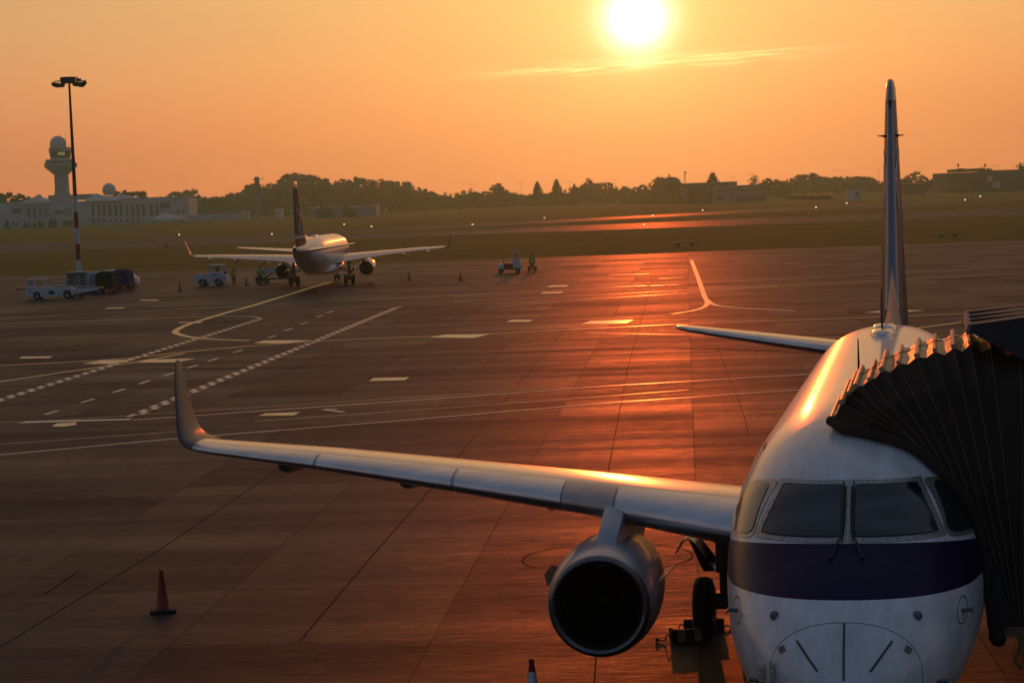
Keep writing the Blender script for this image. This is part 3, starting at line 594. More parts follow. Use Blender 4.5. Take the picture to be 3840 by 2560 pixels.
def make_jet():
    root = empty('regional_jet')
    b = MB(); rings = []; n = 72
    xs = [0.0, .02, .05, .1, .17, .25, .35, .45, .6, .8, 1.0, 1.2, 1.45, 1.7, 1.95, 2.2, 2.45, 2.7, 3.0, 3.3, 3.7, 4.1, 4.6, 5.2, 6, 8, 10, 12, 14, 16, 18, 19, 20, 21, 22, 23, 24, 25, 26, 27, 28, 29, 29.8, 30.5, 31.0, 31.3]
    for x in xs:
        zt, zb, w, zm = fus(x); r = []
        for k in range(n):
            a = 2 * math.pi * k / n; c, s = math.cos(a), math.sin(a); e = NU if s >= 0 else NL
            r.append((x, w * math.copysign(abs(c) ** (2 / e), c), zm + (zt - zm if s >= 0 else zm - zb) * math.copysign(abs(s) ** (2 / e), s)))
        rings.append(r)
    b.loft(rings, cap=True)
    fu = b.build('fuselage', m_fus, root, smooth=60)
    b = MB(); rg = []                                   # wing to body fairing
    for x, w, zt, zb in ((7.6, .5, 1.6, 1.3), (8.6, 1.35, 2.0, 1.12), (10, 1.72, 2.35, 1.02), (12, 1.82, 2.45, 1.0), (14.5, 1.8, 2.3, 1.02), (16.5, 1.5, 2.0, 1.08), (18.3, .8, 1.7, 1.2), (18.9, .3, 1.45, 1.25)):
        rg.append([(x, w * math.copysign(abs(math.cos(a)) ** .8, math.cos(a)), (zt + zb) / 2 + (zt - zb) / 2 * math.copysign(abs(math.sin(a)) ** .8, math.sin(a))) for a in [2 * math.pi * k / 40 for k in range(40)]])
    b.loft(rg, cap=True); b.build('belly_fairing', m_fus, root, smooth=60)
    # windscreen
    ws = [(.008, 3.612), (1.055, 3.60), (.785, 4.155), (.008, 4.165)]
    for sg in (1, -1):
        C = [(sg * y, z) for y, z in ws]
        b = MB(); quad_patch(b, C, lambda y, z: nose_p(y, z, .010), 16, 10); fr = b.build('windscreen_frame', m_frame, root, smooth=60)
        P = [(sg * .066, 3.655), (sg * .972, 3.645), (sg * .742, 4.112), (sg * .066, 4.122)]
        b = MB(); round_patch(b, P, lambda y, z: nose_p(y, z, .018), 34); b.build('windscreen', m_ws, fr, smooth=80)
        b = MB(); round_patch(b, P, lambda y, z: nose_p(y, z, .020), 34, nr=1, r0=.975); b.build('windscreen_seal', MT['black'], fr, smooth=0)
        # side window, laid out along the nose flank
        S = [(2.28, 3.61), (3.62, 3.50), (3.52, 4.00), (2.98, 4.11)]
        sp = lambda o: (lambda x, z: (x, sg * (side_y(x, z) + o), z + o * .4))
        b = MB(); round_patch(b, [(2.20, 3.57), (3.70, 3.455), (3.58, 4.045), (2.93, 4.155)], sp(.008), 9); sf = b.build('side_window_frame', m_frame, root, smooth=60)
        b = MB(); round_patch(b, S, sp(.017), 8); b.build('side_window', m_side if sg > 0 else MT['glass'], sf, smooth=80)
        # wiper
        b = MB(); p = [nose_p(sg * y, z, .035) for y, z in ((.155, 3.50), (.10, 3.60), (.045, 3.68), (.035, 3.86), (.035, 4.09))]; b.tube(p, .011, 6); q = [nose_p(sg * y, z, .05) for y, z in ((.055, 3.63), (.055, 4.12))]; b.tube(q, .011, 6); b.sphere(nose_p(sg * .165, 3.49, .01), .035, 10, 6); b.build('wiper', MT['dark'], root, smooth=40)
        # probes
        for y, z, ln in ((1.20, 2.90, .16), (.93, 2.30, .13)):
            b = MB(); p = nose_p(sg * y, z, 0); d = Vector((.25, sg * .97, 0)).normalized(); b.tube([p - d * .03, p + d * .10], .022, 8); b.tube([p + d * .10 + Vector((.05, 0, 0)), p + d * .11 - Vector((ln, 0, 0))], [.018, .012], 8); b.build('pitot_probe', m_gear, root, smooth=40)
        b = MB(); round_patch(b, [(sg * (1.2 - .055), 2.76), (sg * (1.2 + .055), 2.78), (sg * (1.2 + .055), 3.04), (sg * (1.2 - .055), 3.02)], lambda y, z: nose_p(y, z, .006), 2, nr=1, r0=.93); b.build('probe_plate', m_strip, root, smooth=0)
        b = MB(); p = nose_p(sg * .74, 2.985, .0); b.sphere(p, .052, 12, 6); b.tube([p, p + Vector((-.05, sg * .01, -.03))], .02, 8); b.build('angle_vane', m_gear, root, smooth=40)
        b = MB(); quad_patch(b, [(sg * .60, 2.70), (sg * .66, 2.66), (sg * .685, 2.71), (sg * .625, 2.75)], lambda y, z: nose_p(y, z, .008), 3, 3); b.build('static_plate', m_gear, root, smooth=0)
        # stripes of the radome
        b = MB(); A, B = Vector((sg * .485, 2.80)), Vector((sg * .265, 2.545)); d = (B - A).normalized(); n2 = Vector((-d.y, d.x)) * .011
        quad_patch(b, [tuple(A - n2), tuple(B - n2), tuple(B + n2), tuple(A + n2)], lambda y, z: nose_p(y, z, .008), 10, 1); b.build('diverter_strip', m_strip, root, smooth=0)
        # cabin windows and doors on the flanks
        for k in range(19):
            x = 6.9 + k * .79; b = MB(); round_patch(b, [(x - .12, 3.30), (x + .12, 3.30), (x + .12, 3.66), (x - .12, 3.66)], lambda x_, z: (x_, sg * (side_y(x_, z) + .006), z), 4, 20, 2); b.build('cabin_window', MT['glass'], root, smooth=0)
        for x0, x1, z0, z1 in ((4.65, 5.5, 2.55, 4.3), (21.7, 22.4, 2.65, 4.1)):
            b = MB(); round_patch(b, [(x0, z0), (x1, z0), (x1, z1), (x0, z1)], lambda x_, z: (x_, sg * (side_y(x_, z) + .006), z), 9, 40, 1, .955); b.build('cabin_door', m_strip, root, smooth=0)
        # big lettering on the flank
        b = MB(); zb_, zt_ = 2.22, 3.25; f = lambda x_, z: (x_, sg * (side_y(x_, z) + .006), z)
        T = lambda u: (u - 1.3 if sg < 0 else 14.0 - u)
        def stroke(x0, z0, x1, z1): quad_patch(b, [(T(x0), z0), (T(x1), z0), (T(x1) - (.18 if sg < 0 else -.18) * 0, z1), (T(x0), z1)], f, 6, 8)
        stroke(6.1, zb_, 6.5, zt_); stroke(6.5, zb_, 7.1, zb_ + .22)
        round_patch(b, [(T(7.2), zb_), (T(8.4), zb_), (T(8.4), zt_), (T(7.2), zt_)], f, 2.6, 40, 4, .55)
        stroke(8.5, zt_ - .22, 9.4, zt_); stroke(8.78, zb_, 9.14, zt_ - .22); b.build('flank_lettering', m_navy, root, smooth=0)
        wing(sg, root); engine(sg, root); stab(sg, root)
        # main gear
        gy = sg * 2.65; b = MB(); b.tube([(14.3, gy, .48), (14.3, gy, 1.15)], .075, 12); b.tube([(14.3, gy, 1.05), (14.3, gy, 2.3)], .13, 12); b.tube([(14.3, gy - .36, .49), (14.3, gy + .36, .49)], .07, 10)
        b.tube([(14.42, gy, .55), (14.62, gy, .95), (14.42, gy, 1.3)], .035, 6); b.tube([(14.18, gy - sg * .1, .7), (14.18, gy - sg * .1, 1.9)], .02, 6); b.box((14.3, gy, .62), (.3, .26, .2)); b.tube([(14.2, gy - sg * .18, .5), (14.1, gy - sg * .2, .85), (14.2, gy - sg * .1, 1.2)], .015, 6)
        g = b.build('main_gear', m_gear, root, smooth=40)
        for dy in (-.345, .345): wheel('wheel', (14.3, gy + dy, .485), .485, .34, g)
        b = MB(); b.tube([(14.3, gy, 1.2), (14.3, gy - sg * 1.1, 1.75)], .06, 8); b.tube([(14.25, gy, 1.6), (13.4, gy, 2.1)], .05, 8); b.build('side_brace', m_gear, g, smooth=40)
        b = MB(); prof = [(3.44, 1.40), (3.40, 1.47), (3.33, 1.60), (3.22, 1.66), (3.12, 1.58), (3.08, 1.40), (3.02, 1.18), (2.98, 1.10), (2.78, 1.12)]; th = .02
        b.loft([[(14.15, sg * y, z) for y, z in prof] + [(14.15, sg * (y - .012), z - th) for y, z in prof[::-1]], [(14.95, sg * y, z) for y, z in prof] + [(14.95, sg * (y - .012), z - th) for y, z in prof[::-1]]], cap=True); b.build('gear_door', m_nac, g, smooth=35)
    b = MB(); quad_patch(b, [(-.011, 2.965), (-.011, 2.47), (.011, 2.47), (.011, 2.965)], lambda y, z: nose_p(y, z, .008), 10, 1); b.build('diverter_strip', m_strip, root, smooth=0)
    # caution placard
    b = MB(); C = [(.68, 2.60), (.93, 2.46), (.93, 2.20), (.68, 2.34)]; round_patch(b, C, lambda y, z: nose_p(y, z, .006), 12, nr=1, r0=.975)
    for i in range(9):
        for s0, s1 in ((.08, .42), (.55, .93)):
            t = .1 + i * .095; l = s1 - (.1 if i % 3 == 2 else .02); 
            q = lambda s, tt: tuple((1 - s) * (1 - tt) * C[0][k] + s * (1 - tt) * C[1][k] + s * tt * C[2][k] + (1 - s) * tt * C[3][k] for k in (0, 1))
            quad_patch(b, [q(s0, t), q(l, t), q(l, t + .035), q(s0, t + .035)], lambda y, z: nose_p(y, z, .006), 2, 1)
    b.build('placard', m_strip, root, smooth=0)
    # fin with tip, dorsal fillet, sensors, emblem
    b = MB(); rg = []
    FN = [(3.9, 24.6, 6.2, .105), (4.6, 25.05, 5.75, .105), (5.6, 25.75, 5.1, .10), (7.0, 26.75, 4.15, .10), (8.5, 27.8, 3.1, .10), (9.3, 28.35, 2.5, .10), (9.6, 28.6, 2.2, .098), (9.76, 28.85, 1.85, .085), (9.81, 29.1, 1.4, .06)]
    for z, lx, ch, th in FN: rg.append([(lx + x * ch, t * ch, z) for x, t in foil(20, th, 0)])
    b.loft(rg, cap=True); fin = b.build('tail_fin', m_fin, root, smooth=50)
    b = MB(); rg = []
    for i in range(9):
        z = 4.75 + 4.7 * i / 8; zs = [q[0] for q in FN]; lx = np.interp(z, zs, [q[1] for q in FN]); ch = np.interp(z, zs, [q[2] for q in FN]); th = np.interp(z, zs, [q[3] for q in FN])
        rg.append([(lx + (x - .002) * ch, (t + (.0016 if t > 0 else -.0016)) * ch, z) for x, t in foil(70, th, 0) if x < .034])
    b.loft(rg, closed=False); b.build('leading_edge', m_finle, fin, smooth=60)
    b = MB(); b.loft([[(lx + x * ch - .004, t * ch * 1.04, z + .004) for x, t in foil(20, th, 0)] for z, lx, ch, th in FN[-4:]], cap=True); b.build('fin_tip', m_lip2, fin, smooth=50)
    b = MB(); b.loft([[(20.8, 0, 4.70), (20.8, 0, 4.70), (20.8, 0, 4.70)], [(22.5, -.09, 4.55), (22.5, 0, 4.80), (22.5, .09, 4.55)], [(24.4, -.17, 4.4), (24.4, 0, 5.05), (24.4, .17, 4.4)], [(25.8, -.22, 4.3), (25.8, 0, 5.75), (25.8, .22, 4.3)]], cap=True); b.build('dorsal_fillet', m_wing, fin, smooth=60)
    for sg in (1, -1):
        b = MB(); yb = .125; b.tube([(28.3, sg * (yb - .03), 8.5), (28.3, sg * (yb + .04), 8.5)], .025, 8); b.tube([(28.15, sg * (yb + .04), 8.5), (28.45, sg * (yb + .04), 8.5)], .028, 8); b.tube([(28.3, sg * (yb + .04), 8.5), (28.35, sg * (yb + .17), 8.51)], [.022, .012], 6); b.build('fin_probe', MT['dark'], fin, smooth=40)
        # round emblem with a flying bird
        zs = [q[0] for q in FN]
        def fp(x, z):
            lx = np.interp(z, zs, [q[1] for q in FN]); ch = np.interp(z, zs, [q[2] for q in FN]); th = np.interp(z, zs, [q[3] for q in FN]); u = min(max((x - lx) / ch, .001), .999)
            return (x, sg * (5 * th * (.2969 * math.sqrt(u) - .126 * u - .3516 * u * u + .2843 * u ** 3 - .1036 * u ** 4) * ch + .008), z)
        b = MB(); round_patch(b, [(27.0, 5.25), (30.0, 5.25), (30.0, 8.2), (27.0, 8.2)], fp, 2, 48, 1, .955)
        for q in ([(27.4, 6.9), (28.4, 6.55), (28.5, 6.75), (27.45, 6.98)], [(28.4, 6.55), (29.5, 7.35), (29.45, 7.5), (28.35, 6.8)], [(28.2, 6.6), (28.55, 6.65), (29.2, 5.55), (29.0, 5.5)], [(28.25, 6.7), (28.5, 6.75), (28.0, 7.9), (27.9, 7.86)]): quad_patch(b, q, fp, 8, 2)
        b.build('fin_emblem', m_emb, fin, smooth=0)
    b = MB(); b.lathe([(-.05, .17), (.25, .15), (.27, .12), (.05, .11), (.04, .005)], (31.3, 0, 3.865), (1, 0, .02), 20); b.build('auxiliary_exhaust', m_core, root, smooth=50)
    # roof aerials and beacon
    b = MB(); b.loft([[(17.2 + .55 * math.cos(a) * k, .2 * math.sin(a) * k, 4.76 + h) for a in [2 * math.pi * i / 20 for i in range(20)]] for k, h in ((1, -.02), (1, .05), (.8, .10), (.3, .12))], cap=True); b.build('roof_fairing', m_slat, root, smooth=60)
    b = MB(); b.loft([[(18.6 + .5 * math.cos(a) * k, .22 * math.sin(a) * k, 4.76 + h) for a in [2 * math.pi * i / 20 for i in range(20)]] for k, h in ((1, -.02), (1, .05), (.8, .10), (.3, .12))], cap=True); b.build('roof_fairing', m_slat, root, smooth=60)
    b = MB(); b.loft([[(9.4 + .22 * math.cos(a) * k, .3 * math.sign(1) * 0 + .09 * math.sin(a) * k, 4.76 + h) for a in [2 * math.pi * i / 16 for i in range(16)]] for k, h in ((1, -.02), (1, .04), (.5, .06))], cap=True) if False else b.loft([[(9.4 + .25 * math.cos(a) * k, .12 * math.sin(a) * k, 4.765 + h) for a in [2 * math.pi * i / 16 for i in range(16)]] for k, h in ((1, -.02), (1, .04), (.5, .06))], cap=True); b.build('roof_fairing', m_slat, root, smooth=60)
    b = MB(); b.tube([(18.0, .02, 4.74), (18.0, .02, 4.85), (18.05, .02, 5.55)], [.05, .02, .008], 6); b.build('aerial', MT['dark'], root, smooth=40)
    b = MB(); b.tube([(8.2, .08, 4.74), (8.2, .08, 4.8), (8.25, .08, 5.35)], [.05, .02, .008], 6); b.build('aerial', MT['dark'], root, smooth=40)
    b = MB(); b.sphere((7.3, .03, 4.78), .09, 14, 8, 0); b.build('beacon', MT['red'], root, smooth=60)
    # nose gear
    b = MB(); b.tube([(2.75, 0, .31), (2.8, 0, 1.6)], .07, 10); b.tube([(2.75, -.22, .31), (2.75, .22, .31)], .05, 8); b.tube([(2.8, 0, .9), (3.7, 0, 1.5)], .04, 8); b.box((2.72, 0, 1.0), (.12, .3, .12)); g = b.build('nose_gear', m_gear, root, smooth=40)
    for dy in (-.2, .2): wheel('wheel', (2.75, dy, .305), .305, .2, g)
    for sg in (1, -1):
        b = MB(); b.box((2.3, sg * .38, 1.25), (1.5, .02, .45)); b.build('gear_door', m_fus, g, smooth=0)
    return root
jet = make_jet()
tag(jet, 'large white jet nearest the camera, blue band round its nose, bridge canopy over it', 'airplane', 'twin-engined regional jets on the apron')
jet.location = (NX, NY, 0); jet.rotation_euler = (0, 0, math.pi / 2 - HD)
jet2 = copy_tree(jet)
for ch in jet2.children:                       # the far jet's own fin paint
    if ch.name.startswith('tail_fin'):
        ch.data = ch.data.copy(); ch.data.materials[0] = m_finb
tag(jet2, 'smaller distant white jet seen from behind, dark fin with round emblem', 'airplane')
jet2.location = (-16.2805, 209.819, 0); jet2.rotation_euler = (0, 0, math.pi / 2 - 3.18915); jet2.scale = (.9435,) * 3

# ------------------------------------------------------------------ passenger bridge at the near jet's door (built in the jet's axes)
bridge = empty('jet_bridge', (NX, NY, 0), math.pi / 2 - HD)
tag(bridge, 'dark passenger bridge with pleated black canopy wrapped over the near jet', 'jet bridge')
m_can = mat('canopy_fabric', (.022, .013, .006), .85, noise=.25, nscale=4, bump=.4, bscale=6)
m_cant = mat('sunglow_canopy_top', (.58, .40, .16), .45, noise=.25, nscale=6, bump=.5, bscale=9)  # gold of the low sun on the fold tops is put into this colour
m_cord = mat('canopy_cord', (.010, .008, .006), 1.0, spec=0.0)
m_seam = mat('canopy_seam_tape', (.13, .10, .07), .6)
m_bar = mat('canopy_bar', (.46, .34, .18), .45, .1)
m_cab = mat('bridge_cab_panels', (.028, .026, .030), .6, noise=.2, nscale=2)
m_trim = mat('roof_trim', (.20, .19, .18), .7)
m_beam = mat('ochre_beam', (.26, .14, .05), .6, noise=.2)
NEAR = [(.25, 4.71), (.12, 4.90), (.03, 5.00), (-.05, 5.08), (-.19, 5.17), (-.37, 5.28), (-.56, 5.36), (-.76, 5.43), (-.97, 5.48), (-1.17, 5.53), (-1.37, 5.55), (-1.62, 5.52), (-1.95, 5.46), (-2.35, 5.36)]
HNG = [(-1.545 - .028 * i, 2.41) for i in range(14)]
XN, XF = 4.0, 6.2
_cr = random.Random(5)
NEAR = [NEAR[0]] + [(y + _cr.uniform(-.018, .018), z + _cr.uniform(-.014, .014)) for y, z in NEAR[1:]]
PADC = [(3.10, -1.555, 2.41), (3.13, -1.50, 3.06), (3.11, -1.40, 3.63), (3.15, -1.26, 3.92), (3.21, -1.01, 4.21), (3.42, -.69, 4.46), (3.50, -.31, 4.575), (3.70, .10, 4.63), (3.95, .25, 4.70)]
PADX = [3.10, 3.10, 3.08, 3.10, 3.16, 3.36, 3.48, 3.70, 4.0]
_pl = [0.0]
for _a, _b in zip(PADC[:-1], PADC[1:]): _pl.append(_pl[-1] + math.dist(_a[1:], _b[1:]))
PADO = []
for k in range(9):
    t = k / 8; q = [float(np.interp(t * _pl[-1], _pl, [p[c] for p in PADC])) for c in (0, 1, 2)]
    PADX[k] = min(q[0] - .03, 4.0) if k < 8 else 4.0
    PADO.append((q[1] - (PADC[0][1] + (PADC[-1][1] - PADC[0][1]) * t), q[2] - (PADC[0][2] + (PADC[-1][2] - PADC[0][2]) * t)))
def hoop(i, dz=0.0, dy=0.0):
    (y, z), (hy, hz) = NEAR[i], HNG[i]
    pts = []
    dec = max(0.0, 1 - i / 9.0) ** 1.6      # the first hoops hug the fuselage, the later ones stand straight
    for k in range(9):
        t = k / 8; oy, oz = PADO[k]
        pts.append((PADX[k] - .02, hy + (y - hy) * t + oy * dec, hz + (z - hz) * t + oz * dec))
    top_n = (XN, y + dy, z + dz); top_f = (XF, y + dy, z + dz + .02)
    pts[-1] = top_n
    return pts, top_n, top_f
b = MB(); rg = []
for i in range(len(NEAR)):
    pts, tn, tf = hoop(i); full = pts + [tuple(np.array(tn) + (np.array(tf) - np.array(tn)) * k / 5) for k in range(1, 6)] + [(XF, p[1], p[2]) for p in pts[::-1][1:]]
    rg.append((full, 0))
    if i < len(NEAR) - 1:
        p2, tn2, tf2 = hoop(i + 1); mid = [tuple((np.array(a) + np.array(c)) / 2) for a, c in zip(pts, p2)]; dp = .035 + .045 * _cr.random()
        sag = [(p[0] + .02, p[1], p[2] - dp * (k / 8) ** 3) for k, p in enumerate(mid)]
        tops = [tuple((np.array(tn) + np.array(tn2)) / 2 + (np.array(tf) - np.array(tn)) * k / 5 + np.array((0, .02 * _cr.uniform(-1, 1), -dp * _cr.uniform(.55, 1.1)))) for k in range(1, 6)]
        rg.append((sag + tops + [(XF, p[1], p[2]) for p in sag[::-1][1:]], 1))
ids = [[b.V(p) for p in r] for r, _ in rg]
for a, c in zip(ids[:-1], ids[1:]):
    for k in range(len(a) - 1):
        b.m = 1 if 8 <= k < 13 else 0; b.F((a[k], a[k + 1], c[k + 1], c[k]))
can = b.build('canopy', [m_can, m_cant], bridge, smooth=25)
for i in range(0, 11):
    pts, tn, tf = hoop(i); b = MB(); b.tube([tuple(np.array(tn) + np.array((-.02 - .12 * (i < 6), 0, .014))), tuple(np.array(tf) + np.array((.05, 0, .014)))], .027 + .008 * (i % 2), 8); b.build('canopy_bar', m_bar, can, smooth=40)
for i in range(0, 14):
    pts, tn, tf = hoop(i); b = MB(); b.tube([(p[0] - .006, p[1], p[2]) for p in pts], .004, 5); b.build('canopy_seam', m_seam, can, smooth=40)
for fr in (.45,):
    b = MB(); p = []
    for i in range(0, 11):
        _, tn, tf = hoop(i); q = np.array(tn) + (np.array(tf) - np.array(tn)) * fr + np.array((0, 0, .044)); p.append(q)
        if i < 10:
            _, t2, f2 = hoop(i + 1); q2 = np.array(t2) + (np.array(f2) - np.array(t2)) * fr + np.array((0, 0, .035)); p.append((q + q2) / 2 + np.array((0, 0, -.02)))
    b.tube(p, .0055, 5); b.build('canopy_cord', m_cord, can, smooth=40)
b = MB(); pd = [(x - .04, y + .01, z) for x, y, z in PADC[::-1]]      # soft pad lying against the fuselage
b.tube(pd, .062, 10); b.build('canopy_pad', m_can, bridge, smooth=60)
b = MB(); b.tube([(3.10, -1.585, 3.05), (3.10, -1.585, 2.29)], .09, 14); b.sphere((3.10, -1.585, 2.29), .09, 14, 8); b.build('floor_bumper', MT['black'], bridge, smooth=60)
b = MB(); b.tube([(3.12, -1.60, 2.26), (XF, -1.60, 2.16)], .09, 12); b.build('floor_bumper', MT['black'], bridge, smooth=60)
# cab: floor, walls, roof hood
b = MB(); face = [(-1.33, 5.70), (-1.36, 5.80), (-1.97, 5.87), (-3.0, 5.93), (-6.0, 5.93), (-6.0, 4.3), (-3.2, 4.75), (-2.4, 5.14), (-1.98, 5.38), (-1.40, 5.70)]
b.prism([(y, z) for y, z in face], 'x', 3.72, 6.5); hood = b.build('cab_roof', m_cab, bridge, smooth=0)
for zz, y0, xx in ((6.0, -1.9, 4.3), (6.03, -1.9, 5.0), (6.05, -1.9, 5.8)):
    b = MB(); b.loft([[(xx - .04, -1.38, 5.78), (xx + .04, -1.38, 5.78), (xx + .04, -1.38, 5.83), (xx - .04, -1.38, 5.83)], [(xx - .04, -3.0, 5.91), (xx + .04, -3.0, 5.91), (xx + .04, -3.0, 5.96), (xx - .04, -3.0, 5.96)]], cap=True); b.build('roof_rib', m_cab, hood, smooth=0)
b = MB(); b.prism([(-1.325, 5.71), (-1.355, 5.81), (-1.40, 5.81), (-1.37, 5.71)], 'x', 3.70, 6.52); b.build('roof_trim', m_trim, hood, smooth=0)
b = MB(); b.box((5.1, -4.6, 3.6), (2.7, 4.0, 3.2)); b.build('cab_wall', m_cab, bridge, smooth=0)
b = MB(); b.box((4.75, -3.97, 2.335), (3.3, 4.6, .10)); fl = b.build('cab_floor', m_beam, bridge, smooth=0)
b = MB()
for y in np.arange(-1.72, -5.5, -.09): b.box((3.085, y, 2.40), (.03, .06, .035))
b.build('floor_edge_slat', m_trim, fl, smooth=0)
for y in (-1.95, -2.6):
    b = MB(); b.prism([(y - .14, 2.28), (y + .14, 2.28), (y + .09, 2.05), (y + .07, 1.88), (y - .07, 1.88), (y - .06, 2.05)], 'x', 3.15, 3.3); b.tube([(3.2, y + .09, 2.2), (3.18, y + .17, 2.0), (3.2, y + .10, 1.9)], .02, 6); b.build('floor_bracket', m_beam, bridge, smooth=30)
b = MB(); b.box((5.1, -6.6, 1.1), (.7, .7, 2.2)); b.build('support_leg', m_cab, bridge, smooth=0)
for x in (4.5, 5.7):
    b = MB(); b.lathe([(-.18, .3), (-.18, .5), (.18, .5), (.18, .3)], (x, -6.6, .504), (0, 1, 0), 20, cap=True); b.build('wheel', MT['black'], bridge, smooth=40)
# ------------------------------------------------------------------ cones, chocks
def mpp(P): return float(np.dot(P - np.array([0, 0, CAMH]), cF)) / FPX       # metres per photograph pixel there
m_refl = mat('reflective_band', (.55, .55, .56), .22, .4)
def make_cone(name, band):
    r = empty(name)
    b = MB(); b.lathe([(.05, .135), (.055, .13), (.70, .036), (.72, .042), (.755, .040), (.77, .02), (.772, .001)], (0, 0, 0), (0, 0, 1), 28); b.build('cone_body', MT['cone'], r, smooth=40)
    b = MB(); b.box((0, 0, .028), (.47, .47, .055), bev=.016); b.build('base', MT['black'], r, smooth=30)
    if band:
        b = MB(); b.lathe([(.28, .0995), (.58, .0545)], (0, 0, 0), (0, 0, 1), 28); b.build('reflective_band', m_refl, r, smooth=40)
    return r
cn1 = make_cone('traffic_cone', False); p = G(612, 2292); cn1.location = (p[0], p[1], .004); cn1.rotation_euler = (0, 0, .15); cn1.scale = (1.03,) * 3
tag(cn1, 'plain red-orange traffic cone alone on the dark apron below the wing', 'traffic cone', 'traffic cones on the apron')
cn2 = make_cone('traffic_cone', True); p = G(2000, 2664); cn2.location = (p[0], p[1], .004); tag(cn2, 'cone with silver reflective band, only its top showing beneath the near engine', 'traffic cone', 'traffic cones on the apron')
for (u, v), lb in (((675, 1091), 'distant cone left of the tow tractor'), ((925, 1070), 'distant cone between the walking worker and the belt loader'), ((1535, 1050), 'distant cone under the right wing tip of the far jet'), ((1728, 1052), 'distant cone between the far jet and the small tug')):
    c = copy_tree(cn1); p = G(u, v); c.location = (p[0], p[1], .004); c.rotation_euler = (0, 0, u * .1); c.scale = (.98,) * 3; tag(c, lb, 'traffic cone', 'traffic cones on the apron')
m_yel = mat('chock_yellow', (.30, .19, .03), .6, noise=.3, nscale=8)
def chock(u, v, ln, lb, rz):
    r = empty('wheel_chock', (*G(u, v)[:2], .004), rz)
    b = MB(); pr = [(-.11, 0), (.11, 0), (.075, .16), (.03, .19), (-.03, .19), (-.075, .16)]; b.prism(pr, 'x', -ln / 2, ln / 2); k = b.build('chock_block', MT['black'], r, smooth=20)
    for x in (-ln * .22, ln * .22):
        b = MB(); b.prism([(y * 1.03, z * 1.02) for y, z in pr], 'x', x - .06, x + .06); b.build('yellow_band', m_yel, k, smooth=20)
    b = MB(); b.tube([(-ln / 2, 0, .09), (-ln / 2 - .06, -.02, .12), (-ln / 2 - .10, -.05, .03), (-ln / 2 - .16, -.04, .02), (-ln / 2 - .2, 0, .03)], .012, 6); b.tube([(-ln / 2 - .2, 0, .03), (-ln / 2 - .25, .02, .03)], .03, 6); b.build('rope', MT['wire'], r, smooth=40)
    return tag(r, lb, 'wheel chock', 'wheel chocks at the near landing gear')
chock(2585, 2400, .62, 'front wheel chock with yellow bands and a short rope at the near jet main wheels', 0.06)
chock(2640, 2362, .68, 'rear wheel chock pressed against the near jet main tyre', 0.0)
b = MB(); P0 = G(2690, 2345); cs = [G(2690, 2340) + np.array((0, 0, .12)), G(2702, 2350) + np.array((0, 0, .02)), G(2712, 2362) + np.array((0, 0, .02)), G(2722, 2355) + np.array((0, 0, .05)), G(2735, 2352) + np.array((0, 0, .03)), G(2745, 2362) + np.array((0, 0, .02))]
b.tube(cs, .014, 6); tag(b.build('chock_rope', MT['wire'], smooth=40), 'dark rope lying on the ground beside the near jet main wheels', 'rope')

